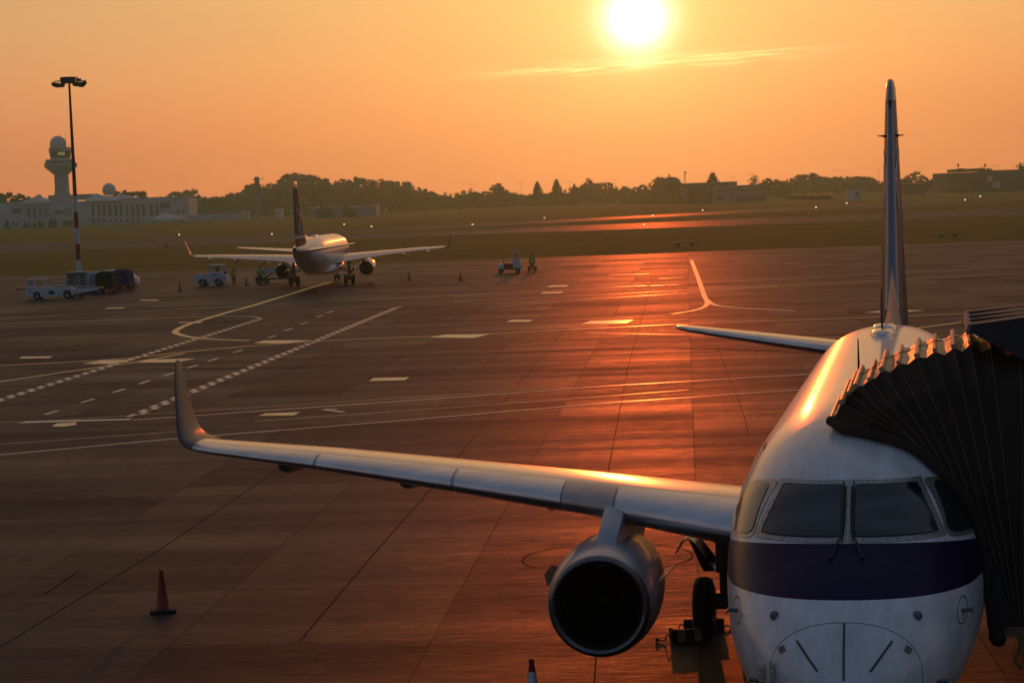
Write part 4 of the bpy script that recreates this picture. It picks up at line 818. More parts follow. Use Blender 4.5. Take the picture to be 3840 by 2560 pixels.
# ------------------------------------------------------------------ people
def person(name, lb, u, v, arms, rz=0.0, hgt=1.72, z=0.004, yaw=0.0):
    root = empty(name, (*G(u, v)[:2], z), rz); root.scale = (hgt / 1.76,) * 3
    V, E, Rr = [], [], []
    def add(p, r, par=None):
        V.append(p); Rr.append(r)
        if par is not None: E.append((par, len(V) - 1))
        return len(V) - 1
    pel = add((0, 0, .95), .135); sp = add((0, -.01, 1.14), .125, pel); ch = add((0, -.015, 1.34), .145, sp); nk = add((0, 0, 1.49), .058, ch); hb = add((0, .015, 1.57), .078, nk); hd = add((0, .02, 1.66), .092, hb); add((0, .01, 1.74), .055, hd)
    add((0, .11, 1.63), .012, hd)                                            # nose
    for s in (-1, 1): add((s * .092, .01, 1.645), .014, hd)                    # ears
    hands = []
    for s, (el_, wr) in zip((-1, 1), arms):
        sh = add((s * .17, -.01, 1.43), .065, ch); el = add(el_, .047, sh); w = add(wr, .033, el)
        dv = (Vector(wr) - Vector(el_)).normalized(); side = dv.cross(Vector((0, 1, .2))).normalized(); pm = Vector(wr) + dv * .06
        ph = add(tuple(pm), .034, w); hands.append(pm)
        for k, (o, ln) in enumerate(((-.027, .085), (-.009, .095), (.009, .09), (.027, .07))):
            a = add(tuple(pm + side * o + dv * .035), .0095, ph); c = add(tuple(pm + side * o * 1.1 + dv * (.035 + ln * .5) + Vector((0, .008, 0))), .009, a); add(tuple(pm + side * o * 1.1 + dv * (.03 + ln * .8) + Vector((0, .028, 0))), .008, c)
        a = add(tuple(pm - side * .038 * s + dv * .005), .010, ph); add(tuple(pm - side * .055 * s + dv * .04 + Vector((0, .015, 0))), .009, a)
    for s in (-1, 1):
        hp = add((s * .09, 0, .88), .092, pel); kn = add((s * .105, .02 * s, .50), .064, hp); an = add((s * .115, -.02 + .05 * s, .10), .046, kn); add((s * .125, .14 + .05 * s, .045), .04, an)
    me = bpy.data.meshes.new('body'); me.from_pydata(V, E, []); o = bpy.data.objects.new('body', me); COL.objects.link(o)
    o.modifiers.new('Skin', 'SKIN'); sd = me.skin_vertices[0].data
    for i, r in enumerate(Rr): sd[i].radius = (r, r * (.8 if i in (0, 1, 2) else 1)); sd[i].use_root = (i == 0)
    su = o.modifiers.new('Sub', 'SUBSURF'); su.levels = 1; su.render_levels = 1
    dg = bpy.context.evaluated_depsgraph_get(); m2 = bpy.data.meshes.new_from_object(o.evaluated_get(dg)); bpy.data.objects.remove(o)
    for m_ in (MT['cloth'], MT['skin']): m2.materials.append(m_)
    for f in m2.polygons:
        c = f.center; f.use_smooth = True
        f.material_index = 1 if (c.z > 1.52 or any((c - h).length < .13 for h in hands)) else 0
    bo = bpy.data.objects.new('body', m2); COL.objects.link(bo); bo.parent = root
    b = MB(); b.loft([[(rx * math.cos(a), -.012 + ry * math.sin(a), zz) for a in [2 * math.pi * k / 24 for k in range(24)]] for zz, rx, ry in ((.90, .175, .135), (1.0, .172, .13), (1.15, .165, .125), (1.3, .19, .145), (1.42, .20, .13), (1.47, .13, .10))]); vst = b.build('safety_vest', MT['vest'], root, smooth=60)
    b = MB()
    for zz, rx, ry in ((1.0, .175, .133), (1.18, .170, .13)): b.loft([[(rx * math.cos(a), -.012 + ry * math.sin(a), zz + h) for a in [2 * math.pi * k / 24 for k in range(24)]] for h in (-.025, .025)])
    b.build('vest_stripe', m_refl, vst, smooth=60)
    b = MB(); b.sphere((0, .005, 1.665), .104, 16, 8, -.25, (1, 1.05, 1)); b.build('hair', MT['hair'], root, smooth=60)
    for s in (-1, 1):
        b = MB(); b.loft([[(s * .12 + rx * math.cos(a), .04 + .05 * s + ry * math.sin(a), zz) for a in [2 * math.pi * k / 14 for k in range(14)]] for zz, rx, ry in ((.0, .052, .13), (.05, .055, .13), (.09, .05, .085), (.16, .052, .06))], cap=True); b.build('boot', MT['black'], root, smooth=60)
    tag(root, lb, 'person'); return root
HANG = [((-.25, 0, 1.16), (-.27, .06, .91)), ((.25, 0, 1.16), (.27, .06, .91))]
person('person', 'worker in yellow-green vest, one arm raised to the head, beside the tow tractor', 878, 1071, [((-.26, -.02, 1.16), (-.30, .04, .92)), ((.34, .02, 1.46), (.14, .10, 1.62))], .1, 1.66)
person('person', 'worker in green vest walking beside two black wheels near the small tug', 1996, 1020, HANG, .0, 1.70)
person('person', 'worker in dark clothes standing behind the belt loader under the far jet', 978, 1064, [((-.24, .05, 1.16), (-.2, .25, 1.02)), ((.25, .05, 1.16), (.2, .25, 1.02))], .3, 1.62)
# two-wheeled hand cart in front of the walking worker
p = G(1996, 1018.5); r = empty('hand_cart', (p[0], p[1] + .12, .004)); tag(r, 'two-wheeled hand cart with black tyres rolled by the walking worker', 'hand cart')
for s in (-1, 1):
    b = MB(); b.lathe([(-.07, .16), (-.09, .24), (-.06, .275), (.06, .275), (.09, .24), (.07, .16)], (s * .34, 0, .277), (0, 1, .0) if False else (1, 0, 0), 24, cap=True); b.build('wheel', MT['black'], r, smooth=40)
b = MB(); b.tube([(-.34, 0, .277), (.34, 0, .277)], .03, 8); b.tube([(-.2, 0, .277), (-.2, .45, .7), (-.2, .55, .95)], .02, 6); b.tube([(.2, 0, .277), (.2, .45, .7), (.2, .55, .95)], .02, 6); b.tube([(-.2, .55, .95), (.2, .55, .95)], .02, 6); b.box((0, .25, .4), (.4, .4, .05)); b.build('frame', MT['dark'], r, smooth=30)

# ------------------------------------------------------------------ ground vehicles, each built with x to the right, y away from the camera
def wheels(r, xs, ys, rad, w):
    for x in xs:
        for y in ys:
            b = MB(); b.m = 0; b.lathe([(-w / 2, rad * .55), (-w / 2, rad * .88), (-w * .35, rad), (w * .35, rad), (w / 2, rad * .88), (w / 2, rad * .55)], (x, y, rad), (0, 1, 0), 24)
            b.m = 1; b.lathe([(-w / 2, rad * .55), (-w * .3, rad * .4), (-w * .3, .01)], (x, y, rad), (0, 1, 0), 16); b.lathe([(w / 2, rad * .55), (w * .3, rad * .4), (w * .3, .01)], (x, y, rad), (0, 1, 0), 16)
            b.build('wheel', [MT['black'], MT['grey']], r, smooth=40)
def side_text(txt, size, r, x, y, z, m):
    return text_mesh(txt, size, 'fleet_number', m, r, Matrix.Translation((x, y, z)) @ Matrix.Rotation(R(90), 4, 'X'))
def posts_cab(r, x0, x1, y0, y1, z0, z1, zt, mt, slant=0.0, wall=.09):     # cab with real window openings
    b = MB(); b.box(((x0 + x1) / 2, (y0 + y1) / 2, (z0 + z1) / 2), (x1 - x0, y1 - y0, z1 - z0), bev=.03)
    for x in (x0 + wall / 2, x1 - wall / 2):
        for y in (y0 + wall / 2, y1 - wall / 2): b.tube([(x, y, z1), (x + (slant if x < (x0 + x1) / 2 else 0), y, zt - .05)], wall * .6, 6)
    b.box(((x0 + x1 + slant) / 2, (y0 + y1) / 2, zt - .04), (x1 - x0 - slant + .08, y1 - y0 + .06, .10), bev=.03); c = b.build('cab', mt, r, smooth=30)
    for y in (y0 + .05, y1 - .05):
        b = MB(); b.poly([(x0 + wall, y, z1 + .02), (x1 - wall, y, z1 + .02), (x1 - wall, y, zt - .1), (x0 + wall + slant, y, zt - .1)]); b.build('window', m_pane, c, smooth=0)
    return c
m_pane = mat('clear_cab_glass', (.75, .75, .72), .05, trans=1.0)
# belt loader truck at the far left
p = G(106, 1124); k = .97
r = empty('belt_loader', (p[0], p[1], .004), -.04); tag(r, 'white belt loader truck numbered 933 with low cab, in front of the baggage carts', 'belt loader')
b = MB(); b.prism([(.0, .30), (.05, .72), (.12, 1.0), (1.55, 1.0), (1.62, .98), (4.0, .95), (4.15, .80), (4.25, .45), (4.2, .30), (3.98, .30), (3.95, .62), (3.75, .74), (3.5, .74), (3.3, .62), (3.27, .25), (1.32, .22), (1.28, .55), (1.12, .70), (.85, .70), (.68, .55), (.64, .28)], 'y', -.85, .75); b.build('body', MT['white'], r, smooth=20)
c = posts_cab(r, .12, 1.55, -.82, .2, .95, 1.14, 1.80, MT['white'], .10)
b = MB(); b.box((.93, -.80, 1.35), (.10, .06, .75)); b.build('door_pillar', MT['white'], c, smooth=0)
wheels(r, (.97, 3.62), (-.70, .62), .33, .24); wheels(r, (4.6,), (-.2, .5), .2, .14)
b = MB(); b.box((2.28, -.86, .58), (.52, .04, .30)); b.build('side_vent', MT['dark'], r, smooth=0)
b = MB(); b.prism([(-.95, .88), (-.95, 1.02), (3.0, 1.10), (6.35, .86), (6.35, .70), (3.0, .94)], 'y', .25, .95); cv = b.build('conveyor', MT['grey'], r, smooth=20)
b = MB(); b.tube([(-.95, .2, .93), (-.95, 1.0, .93)], .09, 10); b.tube([(6.35, .2, .78), (6.35, 1.0, .78)], .09, 10); b.build('end_roller', MT['dark'], cv, smooth=40)
for y in (.24, .96):
    b = MB()
    for x in np.linspace(1.9, 5.2, 6): b.tube([(x, y, 1.0), (x, y, 1.62)], .018, 6)
    b.tube([(1.9, y, 1.62), (5.2, y, 1.60)], .018, 6); b.tube([(1.9, y, 1.32), (5.2, y, 1.30)], .015, 6); b.build('handrail', MT['grey'], cv, smooth=40)
b = MB(); b.prism([(4.1, .35), (6.0, .62), (6.3, .72), (4.1, .80)], 'y', -.5, .2); b.build('rear_arm', MT['white'], r, smooth=20)
for x, z in ((2.05, 1.03), (2.75, 1.13)):
    b = MB(); b.box((x, -.2, z), (.34, .5, .10), bev=.02); b.build('deck_box', MT['white'], r, smooth=30)
b = MB(); b.box((.6, -.3, 1.87), (.22, .16, .07), bev=.02); b.build('beacon', MT['cone'], r, smooth=30)
side_text('933', .26, r, .42, -.862, .83, MT['blue'])
# baggage carts
m_tb = mat('blue_tarpaulin', (.016, .022, .11), .75, spec=.12, noise=.3, nscale=2.5, bump=.5, bscale=4); m_tg = mat('dark_tarpaulin', (.016, .020, .026), .75, spec=.1, noise=.3, nscale=2.5, bump=.5, bscale=4)
m_gb = mat('grey_green_box', (.085, .10, .095), .7, spec=.15, noise=.2, nscale=2); m_wt = mat('pale_tarpaulin', (.33, .35, .40), .6, noise=.2, nscale=3, bump=.4, bscale=4)
def cart(u, v, ln, wd, h, m_side, m_top, lb, rz, box=False):
    r = empty('baggage_cart', (*G(u, v)[:2], .004), rz); tag(r, lb, 'baggage cart')
    b = MB(); b.box((0, 0, .42), (ln, wd, .14), bev=.02); b.tube([(ln / 2, 0, .4), (ln / 2 + .7, 0, .35)], .03, 6); b.build('chassis', MT['red'] if not box else MT['grey'], r, smooth=30)
    wheels(r, (-ln * .34, ln * .34), (-wd * .4, wd * .4), .21, .15)
    n = 8; b = MB(); rings = []
    for i, (z, s) in enumerate(((.50, 1.0), (.9, 1.015), (1.3, 1.01), (h - .32, .99 if not box else 1.0), (h - .14, .93 if not box else .98), (h, .62 if not box else .88))):
        q = []
        for kx, ky in ((-1, -1), (0, -1), (1, -1), (1, 0), (1, 1), (0, 1), (-1, 1), (-1, 0)):
            w = 0 if box else .03 * math.sin(i * 2.1 + kx * 3 + ky * 5); q.append((kx * ln / 2 * s, ky * (wd / 2 * s + w), z + (0 if box else .04 * (1 - abs(kx)) * (i > 4))))
        rings.append(q)
    b.loft(rings, cap=True); cv = b.build('cover', m_side, r, smooth=25)
    b = MB(); b.box((0, 0, h + .02), (ln * (.9 if box else .6), wd * (.9 if box else .6), .035), bev=.012); b.build('roof_panel', m_top, cv, smooth=30)
    if box:
        for x in (-ln * .46, -.05, .22, ln * .46):
            b = MB(); b.box((x, -wd / 2 - .02, 1.1), (.09 if abs(x) > .3 else .2, .03, 1.15)); b.build('corner_post', MT['white'] if abs(x) > .3 else m_cream, cv, smooth=0)
    else:
        for y in (-wd / 2 - .045,):
            b = MB()
            for x in (-ln * .3, ln * .02, ln * .33): b.box((x, y, 1.15), (.035, .02, 1.3))
            b.build('cover_strap', MT['dark'], cv, smooth=0)
    return r
m_cream = mat('cream_post', (.30, .27, .18), .6)
cart(297, 1099, 1.95, 1.5, 1.92, m_gb, MT['white'], 'grey-green boxy baggage cart with pale posts, beneath the lamp mast', -.03, True)
cart(353, 1098, 1.1, 1.5, 1.88, m_wt, MT['white'], 'pale blue and white covered baggage cart next to the grey-green one', -.1)
cart(402, 1099, 1.55, 1.6, 1.98, m_tg, MT['grey'], 'black tarpaulin baggage cart beside the blue one', -.12)
cart(462, 1087, 1.65, 1.6, 1.90, m_tb, m_tb, 'blue tarpaulin baggage cart in front of the white van', -.15)
# red bits of a dolly between the carts
p = G(344, 1096); r = empty('cargo_dolly', (p[0], p[1] - 1.4, .004)); tag(r, 'low rusty red dolly frame standing before the pale baggage cart', 'dolly')
b = MB(); b.box((0, 0, .42), (1.0, 1.2, .1)); b.tube([(.1, -.5, .45), (.1, -.5, 1.25)], .05, 6); b.tube([(.4, -.5, .45), (.4, -.5, 1.1)], .04, 6); b.tube([(.1, -.5, 1.25), (.4, -.5, 1.1)], .04, 6); b.build('frame', MT['red'], r, smooth=20); wheels(r, (-.35, .35), (-.45, .45), .18, .12)
# white van behind the blue cart
p = G(440, 1077); r = empty('white_van', (p[0], p[1], .004), -.06); tag(r, 'white van with sunlit nose mostly hidden behind the blue baggage cart', 'van')
prof = [(-2.0, .35), (-2.05, .8), (-1.98, 1.35), (-1.8, 1.62), (-.5, 1.72), (.9, 1.68), (1.25, 1.55), (1.55, 1.2), (1.78, .98), (2.0, .90), (2.08, .6), (2.05, .32)]
b = MB(); rings = []
for y, s in ((-.85, .94), (-.80, 1.0), (0, 1.01), (.80, 1.0), (.85, .94)): rings.append([(x * (1 if s > .95 else .985), y, .3 + (z - .3) * s) for x, z in prof])
b.loft(rings, cap=True); bd = b.build('body', MT['white'], r, smooth=35)
b = MB(); b.loft([[(1.29, -.70, 1.53), (1.56, -.74, 1.20), (1.56, .74, 1.20), (1.29, .70, 1.53)], [(1.33, -.70, 1.55), (1.60, -.74, 1.22), (1.60, .74, 1.22), (1.33, .70, 1.55)]], cap=True); b.build('windscreen', MT['glass'], bd, smooth=0)
for y in (-.862, .862):
    b = MB(); b.prism([(.35, 1.08), (1.35, 1.08), (1.12, 1.48), (.35, 1.5)], 'y', y - .01, y + .01); b.build('side_window', MT['glass'], bd, smooth=0)
    b = MB(); b.box((2.03, y * .75, .78), (.08, .26, .14), bev=.02); b.build('headlight', m_refl, bd, smooth=30)
wheels(r, (-1.3, 1.35), (-.72, .72), .31, .2)
# tow tractor with cab near the far jet
p = G(736, 1074); r = empty('tow_tractor', (p[0], p[1], .004), -.05); tag(r, 'white tow tractor with upright cab and long bonnet, parked left of the far jet', 'tow tractor')
b = MB(); b.prism([(0, .25), (.0, 1.0), (.08, 1.08), (1.42, 1.18), (1.42, 1.25), (2.7, 1.25), (2.72, 1.0), (3.05, .98), (3.08, .32), (2.66, .28), (2.62, .55), (2.45, .70), (2.05, .70), (1.88, .55), (1.84, .30), (1.18, .28), (1.14, .55), (.98, .70), (.58, .70), (.40, .55), (.36, .28)], 'y', -.78, .78); b.build('body', MT['white'], r, smooth=20)
posts_cab(r, 1.45, 2.66, -.72, .72, 1.22, 1.34, 1.98, MT['white'], .06, .12); wheels(r, (.77, 2.26), (-.68, .68), .36, .26)
b = MB(); b.box((.75, 0, 1.145), (1.0, 1.0, .03)); b.build('bonnet_panel', MT['grey'], r, smooth=0)
b = MB(); b.lathe([(0, .05), (.12, .16), (.3, .17), (.34, .05)], (2.75, -.2, 1.2), (0, 1, 0), 16, cap=True); b.tube([(2.75, 0, 1.0), (2.75, 0, 1.3)], .04, 6); b.build('tow_hitch', MT['dark'], r, smooth=40)
side_text('888', .22, r, 1.95, -.79, 1.02, MT['blue'])
# driver
b = MB(); b.loft([[(2.1 + rx * math.cos(a), .1 + ry * math.sin(a), z) for a in [2 * math.pi * q / 16 for q in range(16)]] for z, rx, ry in ((1.25, .16, .2), (1.4, .15, .22), (1.5, .06, .07), (1.55, .085, .08), (1.66, .10, .09), (1.74, .06, .06))], cap=True)
drv = tag(b.build('person', MT['cloth'], smooth=60), 'driver in dark clothes sitting inside the white tow tractor cab', 'person'); drv.location = r.location; drv.rotation_euler = r.rotation_euler
# belt loader under the far jet
p = G(962, 1063); r = empty('belt_loader', (p[0], p[1], .004), .0); tag(r, 'pale belt loader with raised inclined conveyor beside the far jet engine', 'belt loader')
b = MB(); b.box((2.0, 0, .42), (4.2, 1.2, .16), bev=.03); b.box((.35, 0, .5), (.7, 1.3, .3), bev=.04); b.build('chassis', MT['dark'], r, smooth=30)
b = MB(); b.prism([(.15, .62), (.15, 1.0), (2.1, 1.62), (2.1, 1.12)], 'y', -.5, .5); cv = b.build('conveyor', MT['white'], r, smooth=15)
b = MB(); b.tube([(.15, -.55, .95), (.15, .55, .95)], .07, 8); b.tube([(2.1, -.55, 1.55), (2.1, .55, 1.55)], .07, 8); b.build('end_roller', MT['dark'], cv, smooth=40)
b = MB()
for x in (.9, 1.25): b.tube([(x, -.5, 1.0 + .2 * x), (x - .15, -.5, 1.75 + .2 * x)], .02, 6)
b.tube([(.2, -.5, 1.55), (1.1, -.5, 1.97)], .02, 6); b.build('handrail', MT['dark'], cv, smooth=30)
b = MB(); b.tube([(.8, -.3, .5), (1.9, -.3, 1.15)], .05, 6); b.tube([(.8, .3, .5), (1.9, .3, 1.15)], .05, 6); b.build('lift_arm', MT['dark'], r, smooth=40)
wheels(r, (.25, .95, 3.6), (-.55, .55), .26, .2); side_text('120', .22, r, .72, -.512, .93, MT['blue'])
# small tug in the middle
p = G(1871, 1024); r = empty('baggage_tug', (p[0], p[1], .004), .0); tag(r, 'small open white tug with narrow tall cab, sunlit mudguard and beacon', 'baggage tug')
b = MB(); b.box((1.05, 0, .42), (2.1, 1.25, .24), bev=.03); b.build('chassis', MT['red'], r, smooth=30)
b = MB(); b.box((.24, -.1, .62), (.46, 1.3, .46), bev=.04); b.build('mudguard', MT['white'], r, smooth=30)
b = MB(); b.box((.95, .1, .72), (.9, 1.0, .36), bev=.04); b.build('engine_cover', MT['red'], r, smooth=30)
b = MB(); b.box((1.72, -.1, .72), (.72, 1.15, .66), bev=.03); b.build('cab_base', MT['white'], r, smooth=30)
posts_cab(r, 1.36, 2.08, -.65, .45, 1.0, 1.38, 2.02, MT['white'], 0.0, .07)
b = MB(); b.lathe([(0, .08), (.02, .09), (.12, .075), (.16, .03), (.165, .001)], (1.55, -.2, 2.03), (0, 0, 1), 14); b.build('beacon', MT['cone'], r, smooth=40)
b = MB()
for x in (1.5, 1.75, 2.0): b.box((x, -.64, 2.04), (.16, .06, .06))
b.build('roof_lamp', m_refl, r, smooth=0)
b = MB(); b.tube([(.5, -.3, .9), (.52, -.3, 1.25)], .035, 8); b.sphere((.52, -.3, 1.27), .05, 10, 6); b.build('lever', MT['dark'], r, smooth=40)
b = MB(); b.tube([(2.1, -.4, .55), (2.28, -.4, .52)], .05, 8); b.sphere((2.28, -.4, .54), .07, 10, 6); b.build('headlight', m_refl, r, smooth=40)
wheels(r, (.22, 1.85), (-.52, .52), .25, .2); side_text('11', .16, r, 1.74, -.69, 1.18, MT['blue'])

# ------------------------------------------------------------------ floodlight mast
pm = G(298.5, 1069); mast = empty('floodlight_mast', (pm[0], pm[1], 0)); tag(mast, 'tall floodlight mast with red and white bands low down and dark lamps on top', 'light mast')
def hz(u, v): return float(at(u, v, pm[1])[2])
zb = [hz(297.5, 1018) * 0, hz(296, 975), hz(293, 915), hz(290, 854), hz(287, 795), hz(285, 734.7), hz(282, 673.5), hz(262, 303)]
rad = lambda z: .285 - .185 * z / zb[-1]
cols = [MT['white'], MT['red'], MT['white'], MT['red'], MT['white'], MT['red'], MT['dark']]
b = MB()
for i in range(7):
    b.m = i % 2 if i < 6 else 2
    b.lathe([(zb[i], rad(zb[i])), (zb[i + 1], rad(zb[i + 1]))], (0, 0, 0), (0, 0, 1), 20)
pole = b.build('pole', [MT['white'], MT['red'], MT['dark']], mast, smooth=60)
b = MB(); b.lathe([(0, .5), (.12, .5), (.14, .33), (.5, .32)], (0, 0, 0), (0, 0, 1), 20); b.build('base_plate', MT['grey'], mast, smooth=40)
zt = zb[-1]; b = MB()
b.lathe([(-.25, .22), (.35, .22)], (0, 0, zt), (0, 0, 1), 12, cap=True)
for z in (-.2, .3): b.lathe([(z - .05, .80), (z - .05, .86), (z + .05, .86), (z + .05, .80), (z - .05, .80)], (0, 0, zt), (0, 0, 1), 16)
for a in range(8):
    c, s = math.cos(a * math.pi / 4 + .2), math.sin(a * math.pi / 4 + .2); b.tube([(.2 * c, .2 * s, zt + .05), (.83 * c, .83 * s, zt + .05)], .05, 6); b.tube([(.83 * c, .83 * s, zt - .2), (.83 * c, .83 * s, zt + .32)], .05, 6)
b.tube([(-.85, -.1, zt + .02), (-1.5, -.1, zt - .02)], .05, 6); b.tube([(.85, -.1, zt), (1.45, -.1, zt - .1)], .07, 6); b.box((0, -.75, zt + .05), (1.5, .1, .5)); b.box((1.0, -.2, zt + .02), (.5, .3, .3)); b.build('lamp_ring', MT['dark'], mast, smooth=20)
for x, y, tl in ((-1.35, -.2, .35), (-.95, .3, .1), (-1.05, -.5, .3), (.85, -.5, -.1), (1.15, .2, -.3), (1.45, -.2, -.7)):
    b = MB(); rt = Matrix.Rotation(tl, 3, 'Y'); o = Vector((x, y, zt - .42))
    q = [[(-.42, -.3, .18), (.42, -.3, .18), (.42, .3, .18), (-.42, .3, .18)], [(-.36, -.26, -.10), (.36, -.26, -.10), (.36, .26, -.10), (-.36, .26, -.10)], [(-.2, -.15, -.2), (.2, -.15, -.2), (.2, .15, -.2), (-.2, .15, -.2)]]
    b.loft([[tuple(o + rt @ Vector(v)) for v in rg] for rg in q], cap=True); b.tube([tuple(o + rt @ Vector((-.4, 0, .1))), tuple(o + Vector((-.3, 0, .42)))], .03, 6); b.tube([tuple(o + rt @ Vector((.4, 0, .1))), tuple(o + Vector((.3, 0, .42)))], .03, 6); b.build('floodlight', MT['dark'], mast, smooth=20)
# ------------------------------------------------------------------ far side of the airfield
m_wall = mat('pale_render', (.46, .45, .47), .8, noise=.12, nscale=.25, detail=6); m_conc = mat('tower_concrete', (.34, .33, .33), .8, noise=.12, nscale=.3, detail=6)
m_roof = mat('pale_metal_roof', (.50, .50, .50), .42, .25, noise=.1, nscale=.5); m_win = mat('dark_windows', (.03, .035, .04), .12, spec=.7)
m_dome = mat('radome_shell', (.50, .50, .50), .55, noise=.08, nscale=.6); m_brick = mat('dark_cladding', (.060, .050, .045), .75, noise=.2, nscale=.3); m_stack = mat('chimney_concrete', (.22, .2, .18), .8, noise=.2, nscale=.3)
def fbox(b, u0, u1, v0, v1, Y, dep, z0=None):             # a block whose near face fills a stretch of the view at depth Y
    uc, vc = (u0 + u1) / 2, (v0 + v1) / 2
    x0, x1 = at(u0, vc, Y)[0], at(u1, vc, Y)[0]; za, zb_ = at(uc, v0, Y)[2], (at(uc, v1, Y)[2] if z0 is None else z0)
    b.box(((x0 + x1) / 2, Y + dep / 2, (za + zb_) / 2), (x1 - x0, dep, za - zb_)); return x0, x1, zb_, za
YT = 1112.0
SX = lambda x: x * .3061
SY = lambda y: 450 + y * .3061
def windows(parent, lst, Y, z=.12):
    for (a, c, d, e) in lst:
        b = MB(); fbox(b, SX(a), SX(c), SY(d), SY(e), Y - z, z + .05); w = b.build('window', m_win, parent, smooth=0)
# long white terminal wing with the control tower behind it
hall = empty('airport_office', (0, 0, 0)); tag(hall, 'long two-storey white building with tall narrow windows and pale pyramid roofs, below the tower', 'building')
b = MB(); fbox(b, SX(940), SX(1960), SY(985), SY(1330), YT, 26, -.3); fbox(b, SX(-300), SX(640), SY(1012), SY(1330), YT + 2, 26, -.3); fbox(b, SX(630), SX(960), SY(1000), SY(1330), YT + 1, 26, -.3); fbox(b, SX(-300), SX(1100), SY(1200), SY(1330), YT - 7, 8, -.3); b.build('wall', m_wall, hall, smooth=0)
b = MB(); fbox(b, SX(1950), SX(2318), SY(962), SY(1330), YT - 1, 30, -.3); b.build('end_block', m_wall, hall, smooth=0)
b = MB(); fbox(b, SX(1120), SX(2290), SY(955), SY(975), YT + 3, 20); fbox(b, SX(590), SX(1120), SY(915), SY(985), YT + 12, 10); b.build('parapet', m_conc, hall, smooth=0)
windows(hall, [(x - 15, x + 16, 1038, 1166) for x in (1140, 1210, 1275, 1346, 1415, 1484, 1550, 1622, 1690, 1757, 1853, 1922)] + [(x - 14, x + 14, 1216, 1250) for x in (1145, 1212, 1282, 1352, 1420, 1488, 1556, 1630, 1698)], YT)
windows(hall, [(2170, 2196, 1097, 1136), (2236, 2262, 1097, 1136), (1962, 2080, 1010, 1080)], YT - 1)
windows(hall, [(340, 365, 1085, 1195), (410, 436, 1085, 1195), (480, 505, 1080, 1160), (548, 580, 1085, 1165), (150, 260, 1085, 1135), (800, 815, 1072, 1180), (830, 845, 1072, 1180), (860, 875, 1072, 1180)], YT + 1)
windows(hall, [(670, 780, 1110, 1150), (980, 1030, 1040, 1060)], YT + .5); windows(hall, [(140, 175, 1250, 1290), (190, 210, 1250, 1290), (760, 900, 1235, 1290)], YT - 7)
def hip(u0, u1, ua, va, vb, Y, dep, name='roof', par=hall, m=None):
    x0, x1, xa = at(SX(u0), SY(vb), Y)[0], at(SX(u1), SY(vb), Y)[0], at(SX(ua), SY(va), Y + dep / 2)[0]; z0 = at(SX((u0 + u1) / 2), SY(vb), Y)[2]; za = at(SX(ua), SY(va), Y + dep / 2)[2]
    b = MB(); b.poly([(x0, Y, z0), (x1, Y, z0), (xa, Y + dep / 2, za)]); b.poly([(x1, Y, z0), (x1, Y + dep, z0), (xa, Y + dep / 2, za)]); b.poly([(x1, Y + dep, z0), (x0, Y + dep, z0), (xa, Y + dep / 2, za)]); b.poly([(x0, Y + dep, z0), (x0, Y, z0), (xa, Y + dep / 2, za)]); b.poly([(x0, Y, z0 - .02), (x0, Y + dep, z0 - .02), (x1, Y + dep, z0 - .02), (x1, Y, z0 - .02)])
    for i in range(1, 12):
        t = i / 12; xx = x0 + (x1 - x0) * t; b.tube([(xx, Y, z0 + .05), (xx + (xa - xx) * (1 - abs(2 * t - 1)), Y + dep / 2 * (1 - abs(2 * t - 1)), z0 + (za - z0) * (1 - abs(2 * t - 1)) + .06)], .07, 4)
    b.box(((x0 + x1) / 2, Y + dep / 2, z0 - .25), (x1 - x0 + .5, dep + .5, .4)); return b.build(name, m or m_roof, par, smooth=0)
hip(218, 642, 462, 925, 1016, YT + 1, 18); hip(1028, 1462, 1172, 900, 990, YT - 1, 18); hip(1380, 1720, 1448, 903, 975, YT + 12, 14)
pav = empty('pavilion', (0, 0, 0)); tag(pav, 'low open pavilion with pale tent-like roof in front of the white building', 'pavilion')
hip(1838, 2240, 2022, 1142, 1212, YT - 30, 14, 'roof', pav)
b = MB()
for u in (1870, 1980, 2100, 2205):
    for dy in (2, 12): x, _, z = at(SX(u), SY(1212), YT - 30); b.tube([(x, YT - 30 + dy, 0), (x, YT - 30 + dy, z)], .15, 6)
b.build('post', MT['dark'], pav, smooth=0)
# control tower
c0 = at(SX(757), SY(900), YT + 14); TX, TY = float(c0[0]), YT + 14; MP = TY / FPX * .3061
zz = lambda x, y: float(at(SX(x), SY(y), TY)[2])
xx_ = lambda x, y: float(at(SX(x), SY(y), TY)[0])
TX = xx_(757, 780); tw = empty('control_tower', (TX, TY, 0)); tag(tw, 'control tower with flared collar, glazed cab and white radar dome on top', 'control tower')
def oct_(prof, n=16, rot=0.0): return [[(r_ * math.cos(2 * math.pi * (k + .5) / n + rot), r_ * math.sin(2 * math.pi * (k + .5) / n + rot), z) for k in range(n)] for z, r_ in prof]
H_ = {k: zz(750, k) for k in (340, 362, 380, 465, 480, 540, 575, 672, 890, 1000)}
b = MB(); b.loft(oct_([(0, 14.5 * .9), (H_[1000] * .9, 105 * MP), (H_[1000], 120 * MP), (H_[890], 92 * MP), (H_[890] + 1.2, 88 * MP), (H_[672], 86 * MP)]), cap=True); b.build('shaft', m_conc, tw, smooth=15)
b = MB(); b.loft(oct_([(H_[672], 86 * MP), (H_[575], 197 * MP), (H_[540], 200 * MP), (H_[480], 172 * MP), (H_[480] - .05, 120 * MP)]), cap=True); b.build('collar', m_conc, tw, smooth=15)
b = MB(); b.loft(oct_([(H_[540] + .3, 196 * MP), (H_[540] + 1.6, 188 * MP), (H_[540] + 1.6, 186 * MP), (H_[540] + .3, 193 * MP)])); b.build('collar_window_band', m_win, tw, smooth=15)
